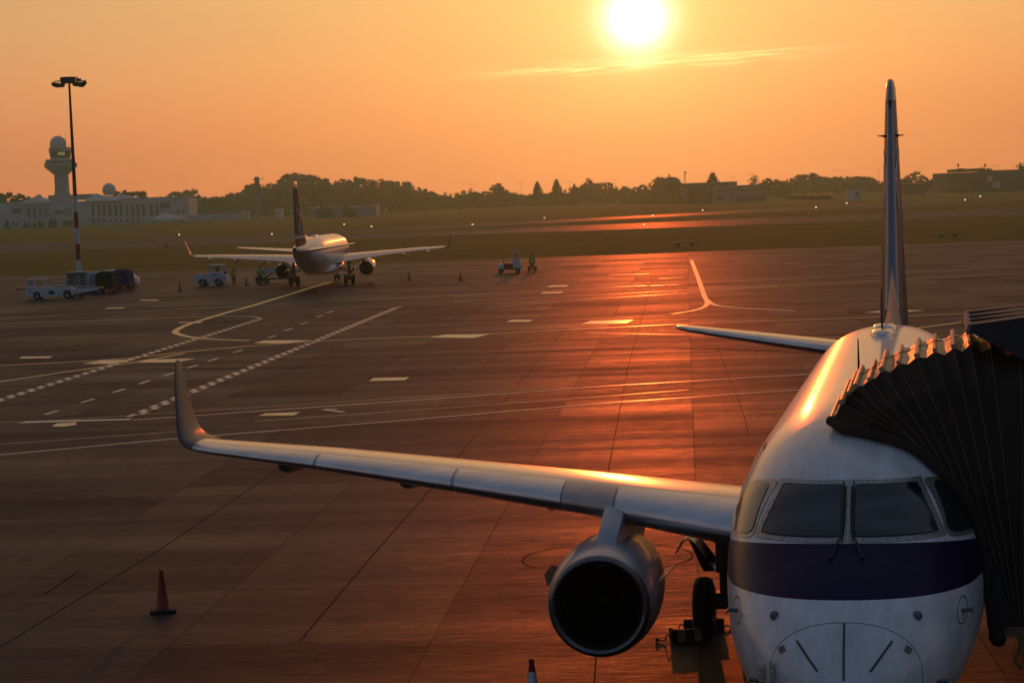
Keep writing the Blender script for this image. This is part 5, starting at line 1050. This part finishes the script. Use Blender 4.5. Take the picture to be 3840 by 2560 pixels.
b = MB(); b.loft(oct_([(H_[480], 120 * MP), (H_[465], 120 * MP), (H_[465] + .1, 110 * MP)]), cap=True); b.build('cab_sill', m_conc, tw, smooth=15)
b = MB(); b.loft(oct_([(H_[465], 118 * MP), (H_[380], 130 * MP)]), cap=True); gl = b.build('cab_glass', m_win, tw, smooth=15)
b = MB()
for k in range(16):
    a = 2 * math.pi * (k + .5) / 16; b.tube([(119 * MP * math.cos(a), 119 * MP * math.sin(a), H_[465]), (131 * MP * math.cos(a), 131 * MP * math.sin(a), H_[380])], .1, 5)
b.build('mullion', m_conc, gl, smooth=0)
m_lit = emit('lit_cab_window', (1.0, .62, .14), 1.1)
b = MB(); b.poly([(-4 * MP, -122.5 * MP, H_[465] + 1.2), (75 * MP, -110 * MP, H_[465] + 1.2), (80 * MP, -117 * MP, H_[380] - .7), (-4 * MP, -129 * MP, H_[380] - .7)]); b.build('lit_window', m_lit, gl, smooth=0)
b = MB(); b.loft(oct_([(H_[380], 134 * MP), (H_[362], 138 * MP), (H_[340], 134 * MP), (H_[340] + .1, 100 * MP)]), cap=True); b.build('cab_roof', m_conc, tw, smooth=15)
b = MB(); b.sphere((-20 * MP, 0, zz(735, 298)), 101 * MP, 28, 20, -.62); dm = b.build('radar_dome', m_dome, tw, smooth=25)
for x, y0, y1 in ((812, 160, 345), (850, 280, 340), (618, 295, 345), (728, 175, 200)):
    b = MB(); x_ = xx_(x, y1) - TX; b.tube([(x_, 0, zz(x, y1)), (x_, 0, zz(x, y0))], .10, 5); b.build('aerial', MT['dark'], tw, smooth=0)
# second radar dome on a low plinth
X2 = float(at(SX(1337), SY(860), YT + 40)[0]); m2 = (YT + 40) / FPX * .3061; z2 = float(at(SX(1337), SY(858), YT + 40)[2])
r = empty('radar_dome', (X2, YT + 40, 0)); tag(r, 'white radar dome standing behind the long white building', 'radar dome')
b = MB(); b.sphere((0, 0, z2), 83 * m2, 28, 20, -.75); b.tube([(0, 0, z2 + 82 * m2), (0, 0, z2 + 95 * m2)], .15, 5); b.build('dome', m_dome, r, smooth=25)
b = MB(); b.box((0, 0, (z2 - 3) / 2), (8, 8, z2 - 3)); b.build('plinth', m_conc, r, smooth=0)

# walls, stacks, sheds
Z8X = lambda x: 660 + x * .2041
Z8Y = lambda y: 640 + y * .2041
def single(name, lb, cat, m, u0, u1, v0, v1, Y, dep, extra=()):
    r = empty(name, (0, 0, 0)); tag(r, lb, cat)
    b = MB(); x0, x1, za, zb_ = fbox(b, u0, u1, v0, v1, Y, dep, -.2); b.build('wall', m, r, smooth=0)
    b = MB(); b.box(((x0 + x1) / 2, Y + dep / 2, zb_ + .12), (x1 - x0 + .6, dep + .6, .24)); b.build('roof', m_roof, r, smooth=0)
    for (nm, mm, a, c, d, e) in extra:
        b = MB(); fbox(b, a, c, d, e, Y - .1, .15); b.build(nm, mm, r, smooth=0)
    return r
b = MB(); fbox(b, Z8X(250), Z8X(1190), Z8Y(792), Z8Y(905), 1085, .4, -.2)
for i in range(20):
    x = Z8X(250 + 49 * i); 
    xw = at(x, 810, 1084.7)[0]; b.box((xw, 1084.8, 1.6), (.5, .4, 3.6))
tag(b.build('boundary_wall', m_wall, smooth=0), 'long pale boundary wall with dark foot right of the white building', 'wall')
single('pump_hut', 'small pale hut at the end of the boundary wall', 'hut', m_wall, Z8X(1205), Z8X(1330), Z8Y(738), Z8Y(860), 1090, 8)
single('pump_hut', 'pale boxy hut just left of the far jet tail', 'hut', m_wall, Z8X(1808), Z8X(1935), Z8Y(712), Z8Y(860), 1080, 10)
st = empty('twin_chimney', (0, 0, 0)); tag(st, 'slender twin chimney stack rising in front of the tallest trees', 'chimney')
for x in (1478, 1516):
    Y = 1080; xw = float(at(Z8X(x), Z8Y(450), Y)[0]); z1 = float(at(Z8X(x), Z8Y(115), Y)[2]); b = MB(); b.lathe([(0, 1.0), (z1, .72), (z1 + .05, .5)], (xw, Y, 0), (0, 0, 1), 14, cap=True); b.build('stack', m_stack, st, smooth=40)
b = MB(); xw = float(at(Z8X(1497), Z8Y(115), 1080)[0]); z1 = float(at(Z8X(1497), Z8Y(128), 1080)[2])
for k in range(7): b.box((xw, 1080, z1 * (k + 1) / 7.3), (6.0, 1.6, .3))
b.build('platform', m_stack, st, smooth=0)
Z9X = lambda x: 1100 + x * .2721
Z9Y = lambda y: 600 + y * .2721
single('hangar', 'long low grey-blue hangar in front of the tree line, behind the far jet', 'hangar', mat('hangar_cladding', (.20, .20, .25), .6, noise=.15, nscale=.2), Z9X(225), Z9X(1140), Z9Y(648), Z9Y(790), 1010, 30)
ZAX = lambda x: 2300 + x * .2721
ZAY = lambda y: 620 + y * .2721
bw = single('office_block', 'dark flat-roofed block with large windows in front of the hazy trees', 'building', m_brick, ZAX(1035), ZAX(1708), ZAY(240), ZAY(510), 1036, 40, [('window', m_win, ZAX(1070), ZAX(1160), ZAY(305), ZAY(390)), ('window', m_win, ZAX(1185), ZAX(1260), ZAY(305), ZAY(390))])
single('terminal_annex', 'pale flat annex with dark window strip, right of the dark block', 'building', mat('grey_render', (.24, .22, .22), .8, noise=.12, nscale=.25), ZAX(1405), ZAX(2110), ZAY(280), ZAY(508), 1020, 30, [('window', m_win, ZAX(1410), ZAX(2100), ZAY(326), ZAY(358)), ('gate', m_brick, ZAX(1700), ZAX(2100), ZAY(430), ZAY(506)), ('window', m_win, ZAX(1425), ZAX(1510), ZAY(436), ZAY(478))])
ZRX = lambda x: 2900 + x * .3997
ZRY = lambda y: 600 + y * .3997
single('equipment_hut', 'small pale equipment hut alone on the far grass', 'hut', m_wall, ZRX(706), ZRX(830), ZRY(287), ZRY(336), 860, 6, [('door', m_brick, ZRX(772), ZRX(800), ZRY(300), ZRY(334))])
single('long_shed', 'long low shed with pale flat roof right of the near tail fin', 'shed', m_brick, ZRX(1195), ZRX(1420), ZRY(224), ZRY(265), 1060, 20)
rb = empty('airport_block', (0, 0, 0)); tag(rb, 'wide dark multi-storey building at the far right edge', 'building')
b = MB(); fbox(b, ZRX(1642), ZRX(2420), ZRY(108), ZRY(290), 1085, 40, -.3); b.build('wall', m_brick, rb, smooth=0)
b = MB(); fbox(b, ZRX(1690), ZRX(1990), ZRY(82), ZRY(112), 1095, 16); fbox(b, ZRX(1760), ZRX(1790), ZRY(78), ZRY(100), 1094, 6); fbox(b, ZRX(2000), ZRX(2420), ZRY(92), ZRY(112), 1096, 12); fbox(b, ZRX(1650), ZRX(1665), ZRY(96), ZRY(112), 1088, 3); b.build('roof_plant', m_brick, rb, smooth=0)
for ry in (130, 168, 206):
    for i in range(24):
        a = 1665 + i * 31; b = MB(); fbox(b, ZRX(a), ZRX(a + 15), ZRY(ry - i * .45), ZRY(ry + 18 - i * .45), 1084.9, .15); b.build('window', m_win, rb, smooth=0)
b = MB(); fbox(b, ZRX(2060), ZRX(2130), ZRY(200), ZRY(262), 1083, 4); fbox(b, ZRX(2020), ZRX(2055), ZRY(148), ZRY(205), 1083, 4); b.build('pale_entrance', m_wall, rb, smooth=0)

# ------------------------------------------------------------------ distant lamp posts and aerial masts
def lamp_post(u, vt, Y, lb=None):
    x, _, z = at(u, vt, Y); r = empty('lamp_post', (float(x), Y, 0))
    b = MB(); b.tube([(0, 0, 0), (0, 0, z)], [.14, .08], 6); b.build('pole', MT['dark'], r, smooth=40)
    b = MB(); b.tube([(-2.3, 0, z + .5), (-.1, 0, z), (.1, 0, z), (2.3, 0, z + .5)],   .09, 5); b.box((-2.2, 0, z + .45), (.9, .4, .2)); b.box((2.2, 0, z + .45), (.9, .4, .2)); b.build('lamp_arm', MT['dark'], r, smooth=0)
    tag(r, lb or 'tall double-armed lamp post standing out of the hazy tree line', 'lamp post', 'double-armed lamp posts beyond the trees'); return r
for u, v in ((1769, 691), (1953, 686), (2133, 679), (2307, 674), (2745, 664), (2652, 661), (2816, 653)): lamp_post(u, v, 1420)
for u, v in ((3139, 644), (3294, 637), (3450, 631)): lamp_post(u, v, 1330)
for u, v in ((3739, 622), (3812, 622)): lamp_post(u, v, 1180)
for u, v0, Y, lb in ((2567, 641, 1400, 'thin lattice aerial mast just left of the dark block'), (2507, 652, 1500, 'fainter lattice mast behind the round tree'), (3592, 612, 1110, 'thin roof aerial at the left of the far right building'), (3693, 613, 1110, 'thin aerial above the middle of the far right building')):
    x, _, z = at(u, v0, Y); r = empty('aerial_mast', (float(x), Y, 0)); tag(r, lb, 'aerial mast'); b = MB()
    w = .7 if Y > 1200 else .12
    for sx in (-1, 1): b.tube([(sx * w, 0, 0), (sx * w * .4, 0, z)], .13, 4)
    for k in range(12):
        za, zb_ = z * k / 12, z * (k + 1) / 12; b.tube([((-1) ** k * w * (1 - .6 * k / 12), 0, za), (-(-1) ** k * w * (1 - .6 * (k + 1) / 12), 0, zb_)], .08, 4)
    b.build('lattice', MT['dark'], r, smooth=0)
    b = MB(); b.box((w, 0, z * .93), (.9, .4, 1.2)); b.build('antenna', MT['dark'], r, smooth=0)

# ------------------------------------------------------------------ runway lights and small markers
m_lamp = emit('runway_lamp_glow', (1.0, .80, .48), 20.0)
LBL = 'small bright runway edge light on the grass'
lp = empty('runway_light'); b = MB(); b.tube([(0, 0, 0), (0, 0, .5)], .05, 6); b.lathe([(.45, .12), (.5, .14), (.55, .14)], (0, 0, 0), (0, 0, 1), 10, cap=True); b.build('stem', MT['dark'], lp, smooth=0); b = MB(); b.sphere((0, 0, .66), .21, 12, 8); b.build('lens', m_lamp, lp, smooth=60)
for i, (u, v) in enumerate(((672, 887), (1020, 884), (1291, 848), (1393, 856), (1772, 848.5), (2042, 824), (2448, 814.5), (2635, 795), (2415, 849), (3060, 784), (3175, 769), (3619, 756), (3676, 743))):
    o = lp if i == 0 else copy_tree(lp); p = G(u, v); o.location = (p[0], p[1], 0); o.scale = (max(.55, p[1] / 800),) * 3; tag(o, LBL, 'runway light', 'lit runway edge lights')
m_sign = mat('marker_board', (.30, .16, .03), .5); m_brd = mat('pale_marker_top', (.6, .6, .6), .3)
for i, (u, v, w, lb) in enumerate(((2540, 926, .55, 'left one of two low taxiway marker boards in the middle grass strip'), (2595, 924, .55, 'right one of two low taxiway marker boards in the middle grass strip'), (3529, 893, .6, 'left one of two low marker boards on the grass right of the tail fin'), (3582, 891, .6, 'right one of two low marker boards on the grass right of the tail fin'), (626, 928, 1.1, 'low reddish taxiway marker at the grass edge above the left winglet of the far jet'))):
    p = G(u, v); r = empty('marker_board', (p[0], p[1], 0)); tag(r, lb, 'marker board'); b = MB(); b.box((0, 0, .36), (w, .2, .42), bev=.03); b.build('board', m_sign, r, smooth=30); b = MB(); b.box((0, 0, .60), (w * 1.05, .3, .05)); b.build('cap', m_brd, r, smooth=0)
    b = MB(); b.tube([(-w * .35, 0, 0), (-w * .35, 0, .3)], .04, 6); b.tube([(w * .35, 0, 0), (w * .35, 0, .3)], .04, 6); b.build('leg', MT['dark'], r, smooth=0)

# ------------------------------------------------------------------ trees
m_leaf = [mat('leaf_green', (.040, .045, .012), .8, noise=.45, nscale=.35), mat('leaf_brown', (.060, .045, .014), .8, noise=.45, nscale=.35), mat('needle_green', (.022, .030, .013), .8, noise=.4, nscale=.5)]
m_bark = mat('bark', (.03, .022, .016), .9, noise=.3, nscale=1.0)
def leaves(pts, sz, m, name):
    n = len(pts); q = rng.normal(size=(n, 3)); q /= np.linalg.norm(q, axis=1)[:, None]; a = np.cross(q, rng.normal(size=(n, 3))); a /= np.linalg.norm(a, axis=1)[:, None]; c = np.cross(q, a)
    s = sz * rng.uniform(.55, 1.25, n)[:, None]; v = np.empty((n * 4, 3)); v[0::4] = pts + (a + c * .6) * s; v[1::4] = pts + (-a * .7 + c) * s; v[2::4] = pts - (a + c * .8) * s; v[3::4] = pts + (a * .8 - c) * s
    me = bpy.data.meshes.new(name); me.from_pydata(v.tolist(), [], [(i * 4, i * 4 + 1, i * 4 + 2, i * 4 + 3) for i in range(n)]); me.materials.append(m); return me
def broad_mesh(seed, hw, n=3600, sparse=1.0, base=.12):      # 10 m tall
    r_ = np.random.default_rng(seed); cl = []
    for _ in range(44):
        t = r_.uniform(base + .1, .93); w = hw * (math.sin(math.pi * min(1, (t - base) / (1 - base) * .85 + .12)) ** .7); a = r_.uniform(0, 6.28); d = w * r_.uniform(.35, 1.0)
        cl.append((d * math.cos(a) * 10, d * math.sin(a) * 10, t * 10, r_.uniform(.55, 1.45) * (1.2 - .5 * t)))
    cl.append((0, 0, 9.2, 1.0)); pts = []
    for x, y, z, s in cl:
        k = int(n / len(cl)); g = r_.normal(size=(k, 3)); g /= np.linalg.norm(g, axis=1)[:, None]; rr = r_.uniform(.25, 1, k)[:, None] ** .45; pts.append(np.array((x, y, z)) + g * rr * s * np.array((1.05, 1.05, .85)) * sparse)
    p = np.concatenate(pts); p = p[(p[:, 2] > .6) & (p[:, 2] < 10.1)]; limbs = [(c[0], c[1], c[2]) for c in cl[:9]]; return p, limbs
def conifer_mesh(seed, hw=.26, n=2600):
    r_ = np.random.default_rng(seed); pts = []
    for i in range(17):
        z = 1.0 + 8.9 * (i / 16) ** .95; w = hw * 10 * (1 - (z / 10.05)) ** .72 + .10
        for k in range(9):
            a = r_.uniform(0, 6.28); L_ = w * r_.uniform(.65, 1.12); m = int(n / 153); t = r_.uniform(.1, 1, m) ** .7
            pts.append(np.stack([L_ * t * math.cos(a) + r_.normal(0, .13, m), L_ * t * math.sin(a) + r_.normal(0, .13, m), z - .28 * L_ * t + r_.normal(0, .14, m)], 1))
    return np.concatenate(pts), []
def make_tree(name, pts, limbs, sz, m):
    root = empty(name, (0, -900, -200)); b = MB(); b.tube([(0, 0, -.3), (.05, 0, 2), (-.05, .05, 5), (0, 0, 8.6)], [.22, .18, .11, .03], 7)
    for l in limbs: b.tube([(0, 0, max(1.2, l[2] * .45)), (l[0] * .5, l[1] * .5, l[2] * .75), l], [.09, .05, .02], 5)
    b.build('trunk', m_bark, root, smooth=60); o = bpy.data.objects.new('crown', leaves(pts, sz, m, 'crown')); COL.objects.link(o); o.parent = root; return root
protos = {}
for k in range(5): protos['b%d' % k] = make_tree('broadleaf_tree', *broad_mesh(20 + k, .34 + .03 * k), .25, m_leaf[k % 2])
for k in range(2): protos['s%d' % k] = make_tree('thin_tree', *broad_mesh(50 + k, .26, 900, 1.15), .22, m_leaf[1])
for k in range(2): protos['c%d' % k] = make_tree('conifer_tree', *conifer_mesh(40 + k, .36 + .05 * k, 3200), .22, m_leaf[2])
for k in range(2): protos['h%d' % k] = make_tree('shrub', *broad_mesh(70 + k, .62, 1500, 1.35, -.05), .42, m_leaf[k])
used = set()
def plant(kind, u, vt, vb, wf, lb, cat, grp, Y=None):
    p = G(u, vb)
    if Y is None: Y = min(float(p[1]), 1500.0)
    x = float(at(u, vb, Y)[0]); z1 = float(at(u, vt, Y)[2]); h = max(z1, 1.5) / 10
    if kind in used: o = copy_tree(protos[kind])
    else: o = protos[kind]; used.add(kind)
    o.location = (x, Y, 0); o.scale = (h * wf, h * wf, h); o.rotation_euler = (0, 0, random.uniform(0, 6.28)); tag(o, lb, cat, grp); return o
SKY = [(0, 722), (60, 720), (110, 738), (160, 728), (200, 738), (440, 716), (470, 714), (505, 718), (535, 716), (570, 745), (690, 712), (720, 708), (750, 728), (770, 742), (800, 730), (840, 728), (866, 718), (890, 732), (920, 708), (950, 690), (985, 688), (1020, 690), (1060, 676), (1095, 654), (1125, 642), (1160, 650), (1190, 664), (1220, 684), (1245, 692), (1270, 682), (1310, 672), (1350, 664), (1400, 665), (1440, 668), (1470, 676), (1490, 690), (1530, 686), (1565, 690), (1590, 704), (1615, 714), (1650, 722), (1690, 720), (1730, 722), (1765, 705), (1800, 718), (1860, 712), (1920, 712), (1960, 720), (2030, 716), (2060, 716), (2130, 712), (2160, 694), (2215, 676), (2250, 682), (2290, 690), (2330, 704), (2360, 698), (2400, 706), (2425, 690), (2450, 688), (2480, 672), (2520, 668), (2560, 688), (2600, 690)]
su_, sv_ = [q[0] for q in SKY], [q[1] for q in SKY]
def base_v(u): return float(np.interp(u, (0, 560, 700, 1150, 1600, 2000, 2340, 2600, 3100, 3840), (838, 826, 812, 806, 788, 772, 760, 752, 735, 712)))
GT = 'broadleaf trees in the hazy line beyond the runway'; LT = 'hazy broadleaf tree in the long dense line beyond the runway'
LB2 = 'lower hazy tree filling the dense line beyond the runway'
u = 660
while u < 2600:
    vt = float(np.interp(u, su_, sv_)) + random.uniform(-7, 9); vb = base_v(u); kind = 'b%d' % random.randrange(5)
    if random.random() < .2: kind = 's%d' % random.randrange(2)
    plant(kind, u, vt, vb + random.uniform(-6, 0), random.uniform(.65, 1.25), LT, 'tree', GT); u += random.uniform(20, 30)
u = 665
while u < 2580:
    vt = float(np.interp(u, su_, sv_)); vb = base_v(u); plant('b%d' % random.randrange(5), u, vt + (vb - vt) * random.uniform(.22, .5), vb + 1, random.uniform(1.2, 1.6), LB2, 'tree', 'lower trees in the hazy line beyond the runway'); u += random.uniform(30, 42)
for u in (10, 40, 78, 112, 150, 205, 440, 472, 505, 536, 570): plant('b%d' % (u % 5), u, float(np.interp(u, su_, sv_)), base_v(u) - 6, .9, 'hazy broadleaf tree rising behind the long white building', 'tree', 'trees behind the white building', 1190)
for u, vt, wf, lb in ((2018, 684, 1.25, 'dark pointed conifer, left of a pair standing above the tree line'), (2090, 675, 1.2, 'tallest pointed conifer, right of a pair standing above the tree line'), (2156, 690, .8, 'slim conifer right of the pair of pointed ones'), (745, 742, 1.0, 'small dark conifer near the white building right end'), (1878, 690, 1.0, 'slightly pointed hazy tree right of the round one')): plant('c%d' % (u % 2), u, vt, base_v(u) + 1, wf, lb, 'tree', None)
plant('b2', 1871, 688, 775, 1.2, 'pale round-crowned tree standing behind the tree line, far left of the conifers', 'tree', None, 1560)
plant('s0', 2212, 668, 762, 1.2, 'tall thin tree just behind the broad dark one, right of the slim conifer', 'tree', None)
plant('s1', 2474, 662, 757, 1.2, 'thin pale tree left of the dark block', 'tree', None)
plant('b1', 2522, 664, 757, 1.2, 'round tree immediately left of the dark block', 'tree', None)
plant('c0', 2676, 651, 752, 1.5, 'bushy pine rising behind the roof of the dark block', 'tree', None, 1120)
plant('s0', 2832, 659, 745, 1.1, 'faint tall tree right of the dark block roof', 'tree', None, 1300); plant('b3', 2880, 668, 745, 1.0, LT, 'tree', GT); plant('b0', 2912, 672, 745, 1.0, LT, 'tree', GT); plant('c1', 2945, 680, 742, 1.3, 'dark conical tree at the right end of the pale annex', 'tree', None)
u = 2968
while u < 3310:
    plant('b%d' % random.randrange(5), u, float(np.interp(u, (2960, 3000, 3045, 3090, 3120, 3160, 3200, 3240, 3290), (664, 652, 648, 660, 666, 658, 662, 656, 676))) + random.uniform(-2, 6), base_v(u) - 4, random.uniform(.9, 1.2), 'hazy tree in the row between the pale annex and the near tail fin', 'tree', 'trees left of the near tail fin'); u += random.uniform(16, 24)
plant('b4', 3432, 644, 712, 1.25, 'large round dark tree right of the near tail fin', 'tree', None); 
for u, vt in ((3392, 668), (3470, 662), (3500, 668), (3525, 660), (3545, 655)): plant('b%d' % (u % 5), u, vt, 712, 1.0, 'small hazy tree between the round dark tree and the far right building', 'tree', 'small trees by the far right building', 1160)
for i, (u, vt, vb, lb) in enumerate(((330, 828, 852, 'dark'),)): pass
for u, vt in ((28, 822), (95, 832), (112, 834), (130, 832), (148, 826), (160, 830), (192, 818), (206, 818), (240, 832), (268, 834)): plant('c%d' % (u % 2), u, vt, 856, 1.2, 'small dark conifer in front of the long white building', 'tree', 'conifers in front of the white building', 1085)
for u, vt, lb in ((1208, 772, 'dark columnar shrub left in front of the hangar'), (1232, 774, 'dark columnar shrub second from left in front of the hangar'), (1300, 772, 'reddish shrub in the middle front of the hangar'), (1318, 778, 'low reddish shrub right of the middle one at the hangar')): plant('c%d' % (u % 2), u, vt, 812, 1.6, lb, 'shrub', None, 1000)
u = 650
while u < 2580:
    if not (1160 < u < 1440): plant('h%d' % random.randrange(2), u, base_v(u) - random.uniform(10, 19), base_v(u) + 3, random.uniform(1.3, 1.9), 'low bush in the undergrowth at the foot of the tree line', 'shrub', 'bushes at the foot of the tree line')
    u += random.uniform(26, 42)
for u in np.arange(2345, 2580, 22): plant('h%d' % (int(u) % 2), u, 748, 766, 1.6, 'low hedge bush on the grass left of the dark block', 'shrub', 'hedge bushes left of the dark block')
for u in np.arange(2960, 3110, 18): plant('h%d' % (int(u) % 2), u, 733, 750, 1.5, 'low hedge bush on the grass right of the pale annex', 'shrub', 'hedge bushes right of the pale annex')
for u in np.arange(3360, 3560, 20): plant('h%d' % (int(u) % 2), u, 700, 716, 1.5, 'low bush in front of the long shed near the far right building', 'shrub', 'bushes by the long shed')

# a continuous wood behind the single trees, seen only as one mass between them
pts = []
for u in np.arange(640, 3560, 1.0):
    if 2600 < u < 2930: top = 700.0
    else: top = float(np.interp(u, su_ + [2960, 3040, 3300, 3420, 3560], sv_ + [668, 662, 672, 672, 668]))
    vb = base_v(u); Y = min(float(G(u, vb)[1]), 1500.0) + 70 + rng.uniform(0, 25)
    z1 = float(at(u, top + (vb - top) * .30, Y)[2]) * (1 + .12 * math.sin(u * .11) + .10 * math.sin(u * .043 + 1)); x0 = float(at(u, vb, Y)[0]); m = 16
    pts.append(np.stack([x0 + rng.normal(0, .8, m), Y + rng.normal(0, 4, m), rng.uniform(0.2, 1, m) ** .8 * z1], 1))
for x0 in list(np.arange(-620, -165, .8)) + list(np.arange(275, 700, .8)):      # the same wood carried on past the frame
    z1 = 11 + 2.5 * math.sin(x0 * .21) + 1.5 * math.sin(x0 * .083 + 1); m = 14; Y = 1260 + rng.uniform(0, 25)
    pts.append(np.stack([x0 + rng.normal(0, .9, m), Y + rng.normal(0, 4, m), rng.uniform(.2, 1, m) ** .8 * z1], 1))
o = bpy.data.objects.new('woodland', leaves(np.concatenate(pts), 1.0, m_leaf[0], 'woodland')); COL.objects.link(o); tag(o, 'continuous hazy wood behind the single trees along the horizon', 'wood', None, 'stuff')

# ------------------------------------------------------------------ haze
hm = bpy.data.materials.new('evening_haze'); hm.use_nodes = True; t = hm.node_tree; t.nodes.clear()
pv = t.nodes.new('ShaderNodeVolumePrincipled'); ou = t.nodes.new('ShaderNodeOutputMaterial'); t.links.new(pv.outputs[0], ou.inputs['Volume'])
pv.inputs['Color'].default_value = (.36, 1.0, 1.0, 1); pv.inputs['Density'].default_value = 0.00021; pv.inputs['Anisotropy'].default_value = 0.80
b = MB(); b.box((0, 1010, 26.0), (5100, 2140, 54.0)); o = b.build('haze', hm, smooth=0); o['kind'] = 'stuff'; tag(o, 'warm evening haze over the airfield', 'haze')
